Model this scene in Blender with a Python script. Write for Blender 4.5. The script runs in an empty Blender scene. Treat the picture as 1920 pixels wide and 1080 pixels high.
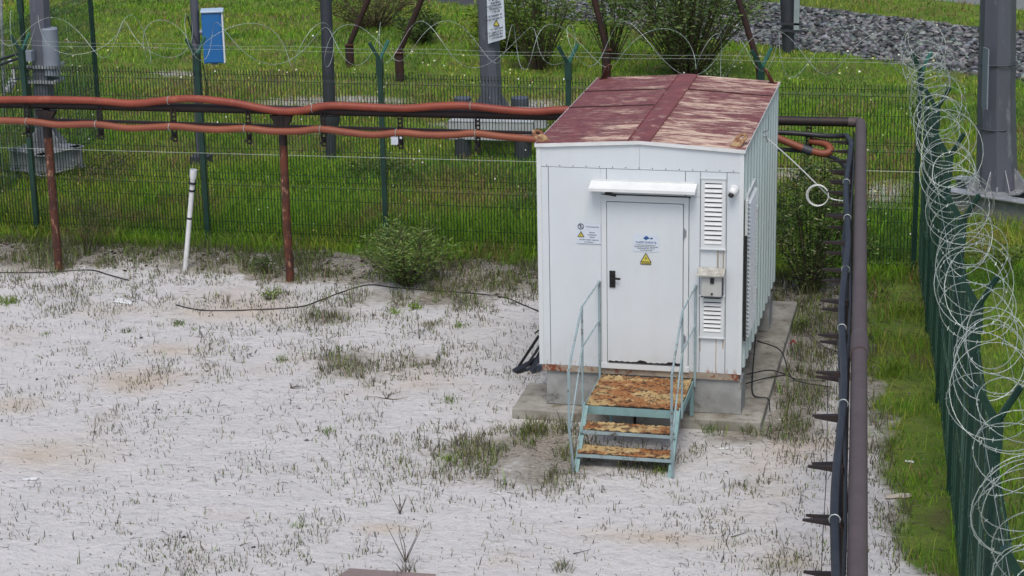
import bpy, math, random
import numpy as np
from mathutils import Vector, Matrix, Quaternion
random.seed(7); rng = np.random.default_rng(11)
sc = bpy.context.scene; COL = sc.collection
# ---------------------------------------------------------------- camera
CAM = np.array([4.9313, -22.9347, 8.651]); FPX = 3830.3
yaw, pit, rol = math.radians(12.968), math.radians(16.708), math.radians(-1.126)
_r = np.array([math.cos(yaw), math.sin(yaw), 0]); _f = np.array([-math.sin(yaw)*math.cos(pit), math.cos(yaw)*math.cos(pit), -math.sin(pit)])
_u = np.cross(_r, _f); R_ = math.cos(rol)*_r+math.sin(rol)*_u; U_ = -math.sin(rol)*_r+math.cos(rol)*_u
cd = bpy.data.cameras.new('camera'); cam = bpy.data.objects.new('camera', cd); COL.objects.link(cam)
cam.matrix_world = Matrix(((R_[0], U_[0], -_f[0], CAM[0]), (R_[1], U_[1], -_f[1], CAM[1]), (R_[2], U_[2], -_f[2], CAM[2]), (0, 0, 0, 1)))
cd.sensor_width = 36; cd.lens = FPX/1920*36; cd.clip_end = 2000; cd.clip_start = .1
sc.camera = cam
# ---------------------------------------------------------------- light
SUN_EL, SUN_AZ = math.radians(60), math.radians(172)      # azimuth clockwise from +Y
w = bpy.data.worlds.new('World'); sc.world = w; w.use_nodes = True
nt = w.node_tree; bg = nt.nodes['Background']; sky = nt.nodes.new('ShaderNodeTexSky')
sky.sky_type = 'NISHITA'; sky.sun_disc = False; sky.sun_elevation = SUN_EL; sky.sun_rotation = SUN_AZ
sky.air_density = 1.0; sky.dust_density = 4.0; sky.ozone_density = 1.0
nt.links.new(sky.outputs[0], bg.inputs[0]); bg.inputs[1].default_value = .13
sd = bpy.data.lights.new('sun', 'SUN'); sd.energy = 1.35; sd.angle = math.radians(26); sd.color = (1, .96, .9)
sun = bpy.data.objects.new('sun', sd); COL.objects.link(sun)
sdir = Vector((math.sin(SUN_AZ)*math.cos(SUN_EL), math.cos(SUN_AZ)*math.cos(SUN_EL), math.sin(SUN_EL)))
sun.rotation_euler = sdir.to_track_quat('Z', 'Y').to_euler(); sun.location = (-10, -10, 20)
sc.view_settings.view_transform = 'Standard'; sc.view_settings.look = 'None'; sc.view_settings.exposure = 0.12; sc.view_settings.gamma = 1
# ---------------------------------------------------------------- helpers: pixels of the photo to points of the place
def ray(x, y): return R_*(x-960)/FPX+U_*(540-y)/FPX+_f
def onz(x, y, z=0.0): d = ray(x, y); return CAM+d*(z-CAM[2])/d[2]
def ony(x, y, Y): d = ray(x, y); return CAM+d*(Y-CAM[1])/d[1]
# ---------------------------------------------------------------- noise
def _h(i, j, s): 
    n = (i.astype(np.int64)*374761393+j.astype(np.int64)*668265263+s*1442695041) & 0xffffffff
    n = ((n ^ (n >> 13))*1274126177) & 0xffffffff
    return ((n ^ (n >> 16)) & 0xffff)/65535.
def vn(x, y, s=0):
    x = np.asarray(x, float); y = np.asarray(y, float); i = np.floor(x); j = np.floor(y); a = x-i; b = y-j
    a = a*a*(3-2*a); b = b*b*(3-2*b)
    return (_h(i, j, s)*(1-a)+_h(i+1, j, s)*a)*(1-b)+(_h(i, j+1, s)*(1-a)+_h(i+1, j+1, s)*a)*b
def fbm(x, y, s=0, o=4):
    t = 0; am = .5
    for k in range(o): t = t+am*vn(x*2**k+13.7*k, y*2**k+7.1*k, s+k); am *= .5
    return t/(1-.5**o)
# ---------------------------------------------------------------- materials
def nodes(m): m.use_nodes = True; return m.node_tree, m.node_tree.nodes['Principled BSDF']
def lk(t, a, b): t.links.new(a, b)
def mix(t, fac, a, b):
    n = t.nodes.new('ShaderNodeMix'); n.data_type = 'RGBA'
    for s, v in ((n.inputs[0], fac), (n.inputs[6], a), (n.inputs[7], b)):
        if isinstance(v, (int, float)): s.default_value = v
        elif isinstance(v, tuple): s.default_value = (*v, 1) if len(v) == 3 else v
        else: lk(t, v, s)
    return n.outputs[2]
def math_(t, op, a, b=0., c=None):
    n = t.nodes.new('ShaderNodeMath'); n.operation = op
    for s, v in zip(n.inputs, (a, b, c)):
        if v is None: continue
        if isinstance(v, (int, float)): s.default_value = v
        else: lk(t, v, s)
    return n.outputs[0]
def ramp(t, v, lo, hi):
    n = t.nodes.new('ShaderNodeMapRange'); n.clamp = True; lk(t, v, n.inputs[0]); n.inputs[1].default_value = lo; n.inputs[2].default_value = hi
    return n.outputs[0]
def coords(t, scale=(1, 1, 1)):
    c = t.nodes.new('ShaderNodeTexCoord'); m = t.nodes.new('ShaderNodeMapping'); m.inputs['Scale'].default_value = scale
    lk(t, c.outputs['Object'], m.inputs[0]); return m.outputs[0]
def noise(t, sc_=5, det=5, rough=.6, v=None, dist=0):
    n = t.nodes.new('ShaderNodeTexNoise'); n.inputs['Scale'].default_value = sc_; n.inputs['Detail'].default_value = det
    n.inputs['Roughness'].default_value = rough; n.inputs['Distortion'].default_value = dist
    lk(t, v if v is not None else coords(t), n.inputs['Vector']); return n.outputs[0]
def bump(t, p, h, s=.3, d=.01):
    b = t.nodes.new('ShaderNodeBump'); b.inputs['Strength'].default_value = s; b.inputs['Distance'].default_value = d
    lk(t, h, b.inputs['Height']); lk(t, b.outputs[0], p.inputs['Normal'])
def pm(name, a, b=None, rough=.6, metal=0, sc_=6, lo=.4, hi=.65, bs=.15, stretch=(1, 1, 1), c=None, clo=.6, chi=.7, csc=14):
    m = bpy.data.materials.new(name); t, p = nodes(m); p.inputs['Roughness'].default_value = rough; p.inputs['Metallic'].default_value = metal
    v = coords(t, stretch); n = noise(t, sc_, 6, .65, v)
    o = mix(t, ramp(t, n, lo, hi), a, b or tuple(x*.8 for x in a))
    if c: o = mix(t, ramp(t, noise(t, csc, 6, .7, v), clo, chi), o, c)
    lk(t, o, p.inputs['Base Color'])
    if bs: bump(t, p, noise(t, sc_*5, 4, .6, v), bs, .004)
    return m
def colmat(name, rough=.7, trans=0.):
    m = bpy.data.materials.new(name); t, p = nodes(m); p.inputs['Roughness'].default_value = rough
    a = t.nodes.new('ShaderNodeAttribute'); a.attribute_name = 'col'; lk(t, a.outputs['Color'], p.inputs['Base Color'])
    p.inputs['Specular IOR Level'].default_value = .25
    if trans:
        tr = t.nodes.new('ShaderNodeBsdfTranslucent'); lk(t, a.outputs['Color'], tr.inputs[0]); mx = t.nodes.new('ShaderNodeMixShader')
        mx.inputs[0].default_value = trans; lk(t, p.outputs[0], mx.inputs[1]); lk(t, tr.outputs[0], mx.inputs[2]); lk(t, mx.outputs[0], t.nodes['Material Output'].inputs[0])
    return m
M = {}
M['white'] = pm('white_paint', (.67, .715, .74), (.62, .665, .69), .45, 0, 1.5, .35, .7, .03, c=(.5, .5, .47), clo=.68, chi=.85, csc=5)
M['white2'] = pm('white_trim', (.72, .75, .76), (.63, .66, .66), .5, 0, 4, .4, .7, .04, c=(.45, .42, .36), clo=.66, chi=.8, csc=9)
M['siding'] = pm('siding_paint', (.60, .70, .71), (.54, .64, .65), .45, 0, 1.2, .3, .7, .05, (1, 1, .25), c=(.40, .42, .40), clo=.62, chi=.85, csc=4)
M['dark'] = pm('dark_gap', (.03, .03, .032), rough=.8)
M['black'] = pm('black_plastic', (.012, .012, .014), rough=.45, bs=.05)
M['rusty'] = pm('rusty_steel', (.145, .045, .024), (.055, .024, .018), .85, .1, 9, .35, .6, .5, (1, 1, .5), c=(.36, .20, .13), clo=.56, chi=.68, csc=13)
M['rustdark'] = pm('dark_rusty_steel', (.05, .022, .018), (.028, .016, .015), .85, .1, 7, .35, .6, .4)
M['blacksteel'] = pm('black_painted_steel', (.022, .018, .019), (.04, .022, .018), .6, .2, 8, .4, .7, .2)
M['pipe'] = pm('brown_grey_pipe_paint', (.105, .082, .084), (.088, .067, .07), .62, .1, 5, .35, .65, .25, c=(.13, .10, .10), clo=.6, chi=.8, csc=25)
M['conduit'] = pm('red_conduit', (.27, .055, .028), (.20, .038, .022), .5, 0, 2, .35, .65, .2, c=(.32, .10, .05), clo=.55, chi=.75, csc=5)
M['conduit2'] = pm('orange_conduit', (.255, .075, .036), (.20, .054, .030), .55, 0, 2, .35, .65, .2, c=(.25, .12, .075), clo=.6, chi=.8, csc=6)
M['hose'] = pm('dark_conduit', (.026, .029, .038), (.017, .019, .026), .5, 0, 6, .4, .6, .1, c=(.12, .12, .13), clo=.68, chi=.75, csc=9)
M['wiregreen'] = pm('green_wire_coating', (.005, .022, .014), (.004, .017, .011), .5, 0, 5, .4, .6, 0)
M['green'] = pm('green_fence_paint', (.010, .048, .034), (.008, .035, .026), .45, 0, 5, .4, .6, .05)
def sidewire():
    m = bpy.data.materials.new('green_wire_painted_glints'); t, p = nodes(m); p.inputs['Roughness'].default_value = .4; g_ = t.nodes.new('ShaderNodeNewGeometry')
    lk(t, mix(t, ramp(t, g_.outputs['Random Per Island'], .80, 1.0), (.008, .038, .026), (.13, .24, .20)), p.inputs['Base Color']); return m  # highlights on the wires painted into the colour: some wires at random are pale
M['sidewire'] = sidewire()
M['greenlt'] = pm('pale_green_paint', (.05, .19, .15), (.04, .14, .11), .5, 0, 5, .4, .6, .05)
M['galv'] = pm('galvanised_steel', (.36, .38, .40), (.24, .26, .29), .5, .35, 5, .35, .65, .15, c=(.6, .61, .62), clo=.56, chi=.70, csc=6)
M['galvwire'] = pm('galvanised_wire', (.44, .50, .48), (.34, .39, .37), .45, .2, 9, .4, .6, 0)
M['mast'] = pm('mast_grey', (.135, .146, .185), (.108, .116, .148), .5, .3, 2, .35, .65, .1, (1, 1, .3), c=(.25, .27, .31), clo=.58, chi=.72, csc=5)
M['mastdark'] = pm('mast_dark', (.055, .062, .08), (.045, .05, .065), .55, .2, 3, .35, .65, .1)
M['boxgrey'] = pm('box_grey', (.24, .28, .34), (.21, .245, .30), .5, .1, 3, .4, .7, .05)
M['teal'] = pm('teal_paint', (.22, .37, .375), (.18, .31, .32), .55, 0, 7, .4, .7, .1, (1, 1, .3), c=(.17, .11, .06), clo=.58, chi=.66, csc=20)
M['railpaint'] = pm('rail_paint', (.30, .40, .42), (.24, .33, .36), .55, 0, 7, .4, .7, .1, c=(.10, .07, .055), clo=.56, chi=.66, csc=11)
M['concrete'] = pm('concrete', (.36, .37, .37), (.25, .26, .255), .9, 0, 3, .38, .6, .5, c=(.10, .095, .07), clo=.56, chi=.72, csc=4)
M['concrete2'] = pm('mossy_concrete', (.35, .34, .30), (.22, .21, .18), .9, 0, 3, .4, .6, .5, c=(.12, .09, .05), clo=.55, chi=.72, csc=6)
M['blue'] = pm('blue_paint', (.022, .16, .44), (.02, .14, .40), .4, 0, 4, .3, .7, .03)
M['plastic'] = pm('white_plastic', (.74, .76, .78), (.6, .62, .62), .4, 0, 8, .4, .7, .05)
M['signwhite'] = pm('sign_white', (.62, .69, .78), (.58, .65, .74), .4, 0, 20, .4, .7, 0)
M['yellow'] = pm('sign_yellow', (.62, .55, .08), (.56, .5, .08), .4, 0, 20, .4, .7, 0)
M['ink'] = pm('sign_ink', (.02, .022, .045), rough=.5, bs=0)
M['inkblue'] = pm('sign_blue_ink', (.02, .09, .28), rough=.5, bs=0)
M['grass'] = colmat('grass_blades', .6, .25)
M['leaf'] = colmat('leaves', .5, .25)
M['dry'] = colmat('dry_stalks', .85)
M['stone'] = colmat('stone', .85)
M['stem'] = pm('stem_bark', (.09, .07, .045), (.05, .04, .028), .85)
# roof: maroon paint over cream, peeling in streaks that run down the slopes
def roofmat():
    m = bpy.data.materials.new('peeling_maroon_roof'); t, p = nodes(m); p.inputs['Roughness'].default_value = .62
    tc = t.nodes.new('ShaderNodeTexCoord'); sx = t.nodes.new('ShaderNodeSeparateXYZ'); lk(t, tc.outputs['Object'], sx.inputs[0])
    v = coords(t, (1.1, 5.5, 1)); n1 = noise(t, 1.8, 12, .82, v, .6); n2 = noise(t, 1.9, 5, .6, coords(t, (.8, 1.3, 1)), .8)
    x, y = sx.outputs[0], sx.outputs[1]
    right = ramp(t, x, 1.15, 1.5)
    ends = math_(t, 'MAXIMUM', ramp(t, y, .75, 0.0), ramp(t, y, 3.7, 4.1))
    bias = math_(t, 'ADD', math_(t, 'MULTIPLY', right, .045), math_(t, 'MULTIPLY', ends, .085))
    edge = math_(t, 'MULTIPLY', ramp(t, x, .6, 0.), -.07)
    s = math_(t, 'ADD', math_(t, 'ADD', n1, bias), math_(t, 'ADD', edge, math_(t, 'ADD', math_(t, 'MULTIPLY', math_(t, 'SUBTRACT', n2, .5), .55), math_(t, 'MULTIPLY', math_(t, 'SUBTRACT', noise(t, 14, 8, .8, coords(t, (.8, 2, 1))), .5), .32))))
    fac = math_(t, 'MAXIMUM', ramp(t, s, .53, .65), math_(t, 'MULTIPLY', ramp(t, noise(t, 5.5, 8, .8, coords(t, (1.2, 3.5, 1)), .4), .53, .66), .5))
    mar = mix(t, ramp(t, noise(t, 5, 8, .7, coords(t, (1, 3, 1))), .35, .65), (.225, .062, .060), (.13, .034, .038))
    mar = mix(t, ramp(t, noise(t, 5, 8, .82, coords(t, (1, 2.5, 1))), .52, .64), mar, (.07, .026, .034))
    crm = mix(t, ramp(t, noise(t, 4, 6, .7, v), .4, .65), (.70, .56, .43), (.50, .30, .22))
    lk(t, mix(t, fac, mar, crm), p.inputs['Base Color']); bump(t, p, n1, .3, .01); return m
M['roof'] = roofmat()
M['roofcap'] = pm('maroon_cap', (.235, .07, .065), (.15, .042, .045), .6, 0, 5, .35, .65, .2, c=(.5, .34, .27), clo=.57, chi=.70, csc=6)
def mudmat():
    m = bpy.data.materials.new('rusty_grating'); t, p = nodes(m); p.inputs['Roughness'].default_value = .95; n = noise(t, 6, 8, .75)
    a = t.nodes.new('ShaderNodeAttribute'); a.attribute_name = 'col'; c = mix(t, ramp(t, n, .58, .7), a.outputs['Color'], (.56, .45, .25))
    lk(t, c, p.inputs['Base Color']); bump(t, p, noise(t, 60, 4, .7), .6, .006); return m
M['mud'] = mudmat()
def stainmat():     # front wall paint with rust weeping down below the vents and along the foot of the wall
    m = bpy.data.materials.new('front_wall_paint'); t, p = nodes(m); p.inputs['Roughness'].default_value = .45
    tc = t.nodes.new('ShaderNodeTexCoord'); sx = t.nodes.new('ShaderNodeSeparateXYZ'); lk(t, tc.outputs['Object'], sx.inputs[0]); x, z = sx.outputs[0], sx.outputs[2]
    base = mix(t, ramp(t, noise(t, 1.3, 5, .6), .35, .7), (.645, .70, .74), (.60, .655, .695))
    base = mix(t, math_(t, 'MULTIPLY', ramp(t, noise(t, 6, 6, .75, coords(t, (1, 1, .12))), .52, .74), .14), base, (.50, .51, .48))
    wob = math_(t, 'MULTIPLY', math_(t, 'SUBTRACT', noise(t, 30, 3), .5), .012)
    for xc, z0, z1, wd in ((2.117, .62, 1.09, .009), (2.19, 1.95, 2.17, .006), (2.2, 1.1, 1.6, .018), (2.165, 1.96, 2.16, .004), (1.93, .9, 1.09, .008), (2.2, .95, 1.08, .014)):
        d = math_(t, 'ABSOLUTE', math_(t, 'ADD', math_(t, 'SUBTRACT', x, xc), wob)); f = ramp(t, d, wd, wd*.3)
        f = math_(t, 'MULTIPLY', f, math_(t, 'MULTIPLY', ramp(t, z, z0-.01, z0+.02), ramp(t, z, z1, z1-.01)))
        base = mix(t, math_(t, 'MULTIPLY', f, .75), base, (.36, .24, .14))
    foot = math_(t, 'MULTIPLY', ramp(t, z, .72, .645), ramp(t, noise(t, 16, 5, .7, coords(t, (1, 1, .3))), .50, .62))
    base = mix(t, foot, base, (.33, .15, .07)); gr = math_(t, 'MULTIPLY', ramp(t, z, 1.05, .66), ramp(t, noise(t, 7, 7, .75), .42, .68)); base = mix(t, math_(t, 'MULTIPLY', gr, .28), base, (.42, .40, .34)); lk(t, base, p.inputs['Base Color']); bump(t, p, noise(t, 2.2, 2), .12, .03); return m
M['front'] = stainmat()
# ---------------------------------------------------------------- mesh builder
class MB:
    def __init__(s): s.v = []; s.f = []
    def add(s, v, f):
        o = len(s.v); s.v += [tuple(map(float, q)) for q in v]; s.f += [tuple(i+o for i in q) for q in f]
    def box(s, x0, x1, y0, y1, z0, z1): 
        s.add([(x0, y0, z0), (x1, y0, z0), (x1, y1, z0), (x0, y1, z0), (x0, y0, z1), (x1, y0, z1), (x1, y1, z1), (x0, y1, z1)],
              [(0, 3, 2, 1), (4, 5, 6, 7), (0, 1, 5, 4), (1, 2, 6, 5), (2, 3, 7, 6), (3, 0, 4, 7)]); return s
    def bar(s, a, b, w, h, up=(0, 0, 1), w2=None, h2=None):      # box section from a to b
        a = np.array(a, float); b = np.array(b, float); d = (b-a)/np.linalg.norm(b-a); up = np.array(up, float)
        if abs(d@up) > .98: up = np.array([0, 1., 0])
        r = np.cross(d, up); r /= np.linalg.norm(r); u = np.cross(r, d); w2 = w2 or w; h2 = h2 or h; v = []
        for q, ww, hh in ((a, w, h), (b, w2, h2)):
            for i, j in ((-1, -1), (1, -1), (1, 1), (-1, 1)): v.append(q+r*ww/2*i+u*hh/2*j)
        s.add(v, [(3, 2, 1, 0), (4, 5, 6, 7), (0, 1, 5, 4), (1, 2, 6, 5), (2, 3, 7, 6), (3, 0, 4, 7)]); return s
    def cyl(s, a, b, r0, r1=None, n=14): return s.tube([a, b], [r0, r0 if r1 is None else r1], n)
    def tube(s, pts, r, n=8, cap=True):
        P = [np.array(p, float) for p in pts]; m = len(P); rr = [r]*m if np.isscalar(r) else list(r); v = []; fs = []; prev = None
        for i in range(m):
            d = P[min(i+1, m-1)]-P[max(i-1, 0)]; d = d/(np.linalg.norm(d)+1e-9)
            if prev is None:
                a = np.array([0, 0, 1.]) if abs(d[2]) < .9 else np.array([1., 0, 0]); u = np.cross(d, a)
            else: u = prev-d*(prev@d)
            u = u/np.linalg.norm(u); prev = u; q = np.cross(d, u)
            for k in range(n):
                t = 2*math.pi*k/n; v.append(P[i]+rr[i]*(u*math.cos(t)+q*math.sin(t)))
        for i in range(m-1):
            for k in range(n): fs.append((i*n+k, i*n+(k+1) % n, (i+1)*n+(k+1) % n, (i+1)*n+k))
        if cap: fs.append(tuple(range(n-1, -1, -1))); fs.append(tuple((m-1)*n+k for k in range(n)))
        s.add(v, fs); return s
    def prism(s, poly, off):       # polygon (3d points) extruded by off
        n = len(poly); P = [np.array(p, float) for p in poly]; o = np.array(off, float)
        s.add(P+[p+o for p in P], [tuple(range(n-1, -1, -1)), tuple(range(n, 2*n))]+[(i, (i+1) % n, (i+1) % n+n, i+n) for i in range(n)]); return s
    def ball(s, c, r, n=12, sq=(1, 1, 1)):
        v = []; f = []; m = n//2
        for i in range(m+1):
            for k in range(n):
                th = math.pi*i/m; ph = 2*math.pi*k/n
                v.append((c[0]+sq[0]*r*math.sin(th)*math.cos(ph), c[1]+sq[1]*r*math.sin(th)*math.sin(ph), c[2]+sq[2]*r*math.cos(th)))
        for i in range(m):
            for k in range(n): f.append((i*n+k, (i+1)*n+k, (i+1)*n+(k+1) % n, i*n+(k+1) % n))
        s.add(v, f); return s
    def build(s, name, mat, parent=None, smooth=False, bevel=0):
        me = bpy.data.meshes.new(name); me.from_pydata(s.v, [], s.f); me.validate(); o = bpy.data.objects.new(name, me); COL.objects.link(o)
        me.materials.append(M[mat] if isinstance(mat, str) else mat)
        import bmesh; b = bmesh.new(); b.from_mesh(me); bmesh.ops.recalc_face_normals(b, faces=b.faces)
        if smooth:
            for fa in b.faces: fa.smooth = True
            for e in b.edges:
                if len(e.link_faces) == 2 and e.calc_face_angle() > .7: e.smooth = False
        b.to_mesh(me); b.free()
        if bevel: md = o.modifiers.new('bevel', 'BEVEL'); md.width = bevel; md.segments = 2; md.limit_method = 'ANGLE'
        if parent:
            o.parent = parent; o.matrix_parent_inverse = Matrix.Translation(parent.location).inverted()
        return o
def tag(o, label=None, cat=None, group=None, kind=None):
    for k, v in (('label', label), ('category', cat), ('group', group), ('kind', kind)):
        if v: o[k] = v
    return o
def thing(name, label, cat, loc=(0, 0, 0), group=None):
    o = bpy.data.objects.new(name, None); o.empty_display_size = .2; COL.objects.link(o); o.location = [float(q) for q in loc]; return tag(o, label, cat, group)
def npmesh(name, V, F, mat, col=None, parent=None, nper=3, smooth=False):   # V (n,3), F (m,nper), col (n,3)
    me = bpy.data.meshes.new(name); me.vertices.add(len(V)); me.vertices.foreach_set('co', np.asarray(V, np.float32).ravel())
    me.loops.add(F.size); me.loops.foreach_set('vertex_index', F.astype(np.int32).ravel()); me.polygons.add(len(F))
    me.polygons.foreach_set('loop_start', np.arange(len(F), dtype=np.int32)*nper); me.polygons.foreach_set('loop_total', np.full(len(F), nper, np.int32))
    if smooth: me.polygons.foreach_set('use_smooth', np.ones(len(F), bool))
    me.update(calc_edges=True); me.validate()
    if col is not None:
        a = me.color_attributes.new('col', 'FLOAT_COLOR', 'POINT'); c4 = np.ones((len(V), 4), np.float32); c4[:, :3] = col; a.data.foreach_set('color', c4.ravel())
    me.materials.append(M[mat] if isinstance(mat, str) else mat); o = bpy.data.objects.new(name, me); COL.objects.link(o)
    if parent: o.parent = parent; o.matrix_parent_inverse = Matrix.Translation(parent.location).inverted()
    return o
def text(name, s, size, x, y, z, mat, parent, align='CENTER', thick=0.0006, shear=0, rot=(math.pi/2, 0, 0), sx=1):
    cu = bpy.data.curves.new(name, 'FONT'); cu.body = s; cu.size = size; cu.align_x = align; cu.extrude = thick; cu.shear = shear; cu.offset = size*.012
    o = bpy.data.objects.new(name, cu); COL.objects.link(o); bpy.context.view_layer.update()
    me = bpy.data.meshes.new_from_object(o); COL.objects.unlink(o); bpy.data.objects.remove(o); n = bpy.data.objects.new(name, me); COL.objects.link(n)
    me.materials.clear(); me.materials.append(M[mat]); me.transform(Matrix.Translation((x, y, z)) @ Quaternion(rot if len(rot) == 4 else Quaternion()).to_matrix().to_4x4() @ (Matrix.Rotation(rot[2], 4, 'Z') @ Matrix.Rotation(rot[0], 4, 'X') if len(rot) == 3 else Matrix()) @ Matrix.Diagonal((sx, 1, 1, 1)))
    return sub(n, parent)
def sub(o, parent):           # re-parent a freshly built part under another part (everything is modelled in world coordinates)
    o.parent = parent; o.matrix_parent_inverse = Matrix() if parent.parent else Matrix.Translation(parent.location).inverted(); return o
def smooth_path(P, n=6):
    P = [np.array(p, float) for p in P]; P = [2*P[0]-P[1]]+P+[2*P[-1]-P[-2]]; out = []
    for i in range(1, len(P)-2):
        a, b, c, d = P[i-1:i+3]
        for k in range(n):
            t = k/n; out.append(.5*((2*b)+(-a+c)*t+(2*a-5*b+4*c-d)*t*t+(-a+3*b-3*c+d)*t**3))
    out.append(P[-2]); return out
def resample(P, step):
    P = np.array(P); s = np.r_[0, np.cumsum(np.linalg.norm(np.diff(P, axis=0), axis=1))]; q = np.arange(0, s[-1], step)
    return np.stack([np.interp(q, s, P[:, k]) for k in range(3)], 1)
# ---------------------------------------------------------------- terrain
TOE = np.array([.11, 25.9]); TU = np.array([.861, -.508]); TN = np.array([.508, .861])
def dist(x, y): return (x-TOE[0])*TN[0]+(y-TOE[1])*TN[1]
def hgt(x, y, fine=True):
    x = np.asarray(x, float); y = np.asarray(y, float); d = dist(x, y)
    h = np.clip(d, 0, 1.75)*.36+np.clip(d-1.75, 0, 14)*.13
    if fine:
        h = h+np.clip((y-6.4)/3, 0, 1)*(fbm(x*.35, y*.35, 5)-.5)*.22*np.clip(1-d*.3, 0, 1)
        yd = np.clip((7.-y)/1.5, 0, 1)
        h = h+yd*((fbm(x*1.3, y*1.3, 9)-.5)*.035+(fbm(x*6, y*6, 3)-.5)*.022)
        band = np.clip(1-abs(y-5.9)/.9, 0, 1)*np.clip((-1.2-x)/1, 0, 1); h = h+band*(.05+(fbm(x*2.2, y*2.2, 21)-.4)*.20)
    return h
def blob(x, y, px, py, rx, ry, s=1.): 
    c = onz(px, py); r = onz(px+rx, py); u = onz(px, py-ry); a = abs(r[0]-c[0])+1e-3; b = abs(u[1]-c[1])+1e-3
    return s*np.exp(-(((x-c[0])/a)**2+((y-c[1])/b)**2))
WEED = [(640, 680, 60, 28, .9), (800, 675, 60, 25, .5), (610, 595, 60, 18, .9), (780, 560, 160, 25, .8), (900, 860, 110, 50, .9), (1010, 830, 60, 40, 1.), (700, 700, 70, 25, .45), (1000, 905, 70, 25, .8),
        (1400, 910, 60, 18, .55), (1460, 1060, 50, 22, .7), (1480, 720, 70, 50, .9), (1520, 560, 90, 40, 1.2), (1440, 810, 60, 20, .6), (560, 520, 80, 30, .6), (120, 580, 60, 20, .25), (370, 610, 120, 25, .15), (1100, 860, 90, 35, 1.), (1230, 860, 60, 30, .8), (1370, 820, 60, 25, .8), (960, 500, 160, 30, .5), (1190, 960, 60, 12, .2), (740, 870, 160, 60, .25), (1700, 980, 50, 30, .5)]
def brown(x, y):
    b = sum(blob(x, y, *q) for q in WEED)
    b = b+np.clip(1.25-abs(y-6.05)/.95, 0, 1)*2.0*(.25+fbm(x*1.2, y*1.2, 31))+np.clip((y-3.2)/2.5, 0, .6)*(fbm(x*.9, y*.9, 33) > .5)*.9
    b = b+np.clip(1-abs(x-(4.15-.13*(y-.3)))/.55, 0, 1)*1.0*np.clip((y+5)/2, 0, 1)+np.clip((y-3.3)/1.0, 0, 1)*np.clip((x-2.2)*2, 0, 1)*1.5+np.clip(1-abs(x-2.95)/.45, 0, 1)*np.clip((y+.4)/.6, 0, 1)*.8+np.clip(1-abs(x-3.3)/.9, 0, 1)*np.clip((y+3)/3, 0, 1)*.35
    return np.clip(b*(.35+1.3*fbm(x*2.5, y*2.5, 41)), 0, 1.2)
def veg(x, y):
    a = (y-6.35)/.5
    b = (x-(4.05-.135*(y-.3)))/.38; b = np.where(y > 4, np.maximum(b, (x-3.6)/.4), b)
    c = (x-(4.25-.068*(y-7)))/.25
    return np.clip(np.maximum(np.maximum(a, b), c)+.5+(fbm(x*1.7, y*1.7, 51)-.5)*2.2, 0, 1)
gx = np.concatenate([[-900, -400, -150, -60], np.arange(-34, -13, .6), np.arange(-13, 8, .09), np.arange(8, 22, .6), [40, 120, 400, 900]])
gy = np.concatenate([[-600, -200, -60, -30], np.arange(-16, -8, .4), np.arange(-8, 8, .09), np.arange(8, 46, .35), [60, 120, 400, 1200]])
X, Y = np.meshgrid(gx, gy); Z = hgt(X, Y); nx, ny = len(gx), len(gy)
I = (np.arange(ny-1)[:, None]*nx+np.arange(nx-1)[None]).ravel(); Fq = np.stack([I, I+1, I+nx+1, I+nx], 1)
VG, BR = veg(X, Y), brown(X, Y)
def groundmat():
    m = bpy.data.materials.new('sand_and_turf'); t, p = nodes(m); p.inputs['Roughness'].default_value = .95; p.inputs['Specular IOR Level'].default_value = .15
    a = t.nodes.new('ShaderNodeAttribute'); a.attribute_name = 'col'; s = t.nodes.new('ShaderNodeSeparateColor'); lk(t, a.outputs['Color'], s.inputs[0])
    vg, br, rk = s.outputs[0], s.outputs[1], s.outputs[2]
    sand = mix(t, ramp(t, noise(t, 1.1, 5, .6), .35, .7), (.645, .640, .645), (.585, .582, .575))
    sand = mix(t, ramp(t, noise(t, .45, 3, .5), .56, .72), sand, (.57, .51, .46))
    sand = mix(t, math_(t, 'MULTIPLY', ramp(t, noise(t, 55, 4, .7), .5, .75), .35), sand, (.30, .29, .275))
    ta = t.nodes.new('ShaderNodeAttribute'); ta.attribute_name = 'zones'; zs = t.nodes.new('ShaderNodeSeparateColor'); lk(t, ta.outputs['Color'], zs.inputs[0])
    sand = mix(t, math_(t, 'MULTIPLY', zs.outputs[0], .8), sand, (.56, .48, .39))
    sand = mix(t, math_(t, 'MULTIPLY', ramp(t, noise(t, 9, 9, .8, coords(t, (1, 2.5, 1))), .53, .66), math_(t, 'MULTIPLY', zs.outputs[1], .8)), sand, (.29, .27, .245))
    litter = mix(t, ramp(t, noise(t, 22, 6, .75), .38, .62), (.065, .056, .038), (.36, .33, .26))
    bf = math_(t, 'ADD', br, math_(t, 'MULTIPLY', math_(t, 'SUBTRACT', noise(t, 11, 9, .82), .5), 2.6))
    sand = mix(t, math_(t, 'MULTIPLY', ramp(t, bf, .34, .95), .8), sand, litter)
    turf = mix(t, ramp(t, noise(t, 1.6, 7, .7), .35, .65), (.085, .15, .022), (.16, .21, .045))
    turf = mix(t, ramp(t, noise(t, .5, 4, .6), .52, .68), turf, (.12, .11, .05))
    vf = ramp(t, math_(t, 'ADD', vg, math_(t, 'MULTIPLY', math_(t, 'SUBTRACT', noise(t, 7, 6, .7), .5), 1.3)), .35, .8)
    c = mix(t, vf, sand, turf); c = mix(t, rk, c, (.07, .072, .08)); lk(t, c, p.inputs['Base Color'])
    h = math_(t, 'ADD', noise(t, 12, 6, .7), math_(t, 'MULTIPLY', noise(t, 60, 4, .7), .4)); h = math_(t, 'ADD', h, math_(t, 'MULTIPLY', noise(t, 3.2, 4, .6, coords(t, (1, 1.4, 1)), .6), 2.2)); bump(t, p, h, .7, .05); return m
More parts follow.
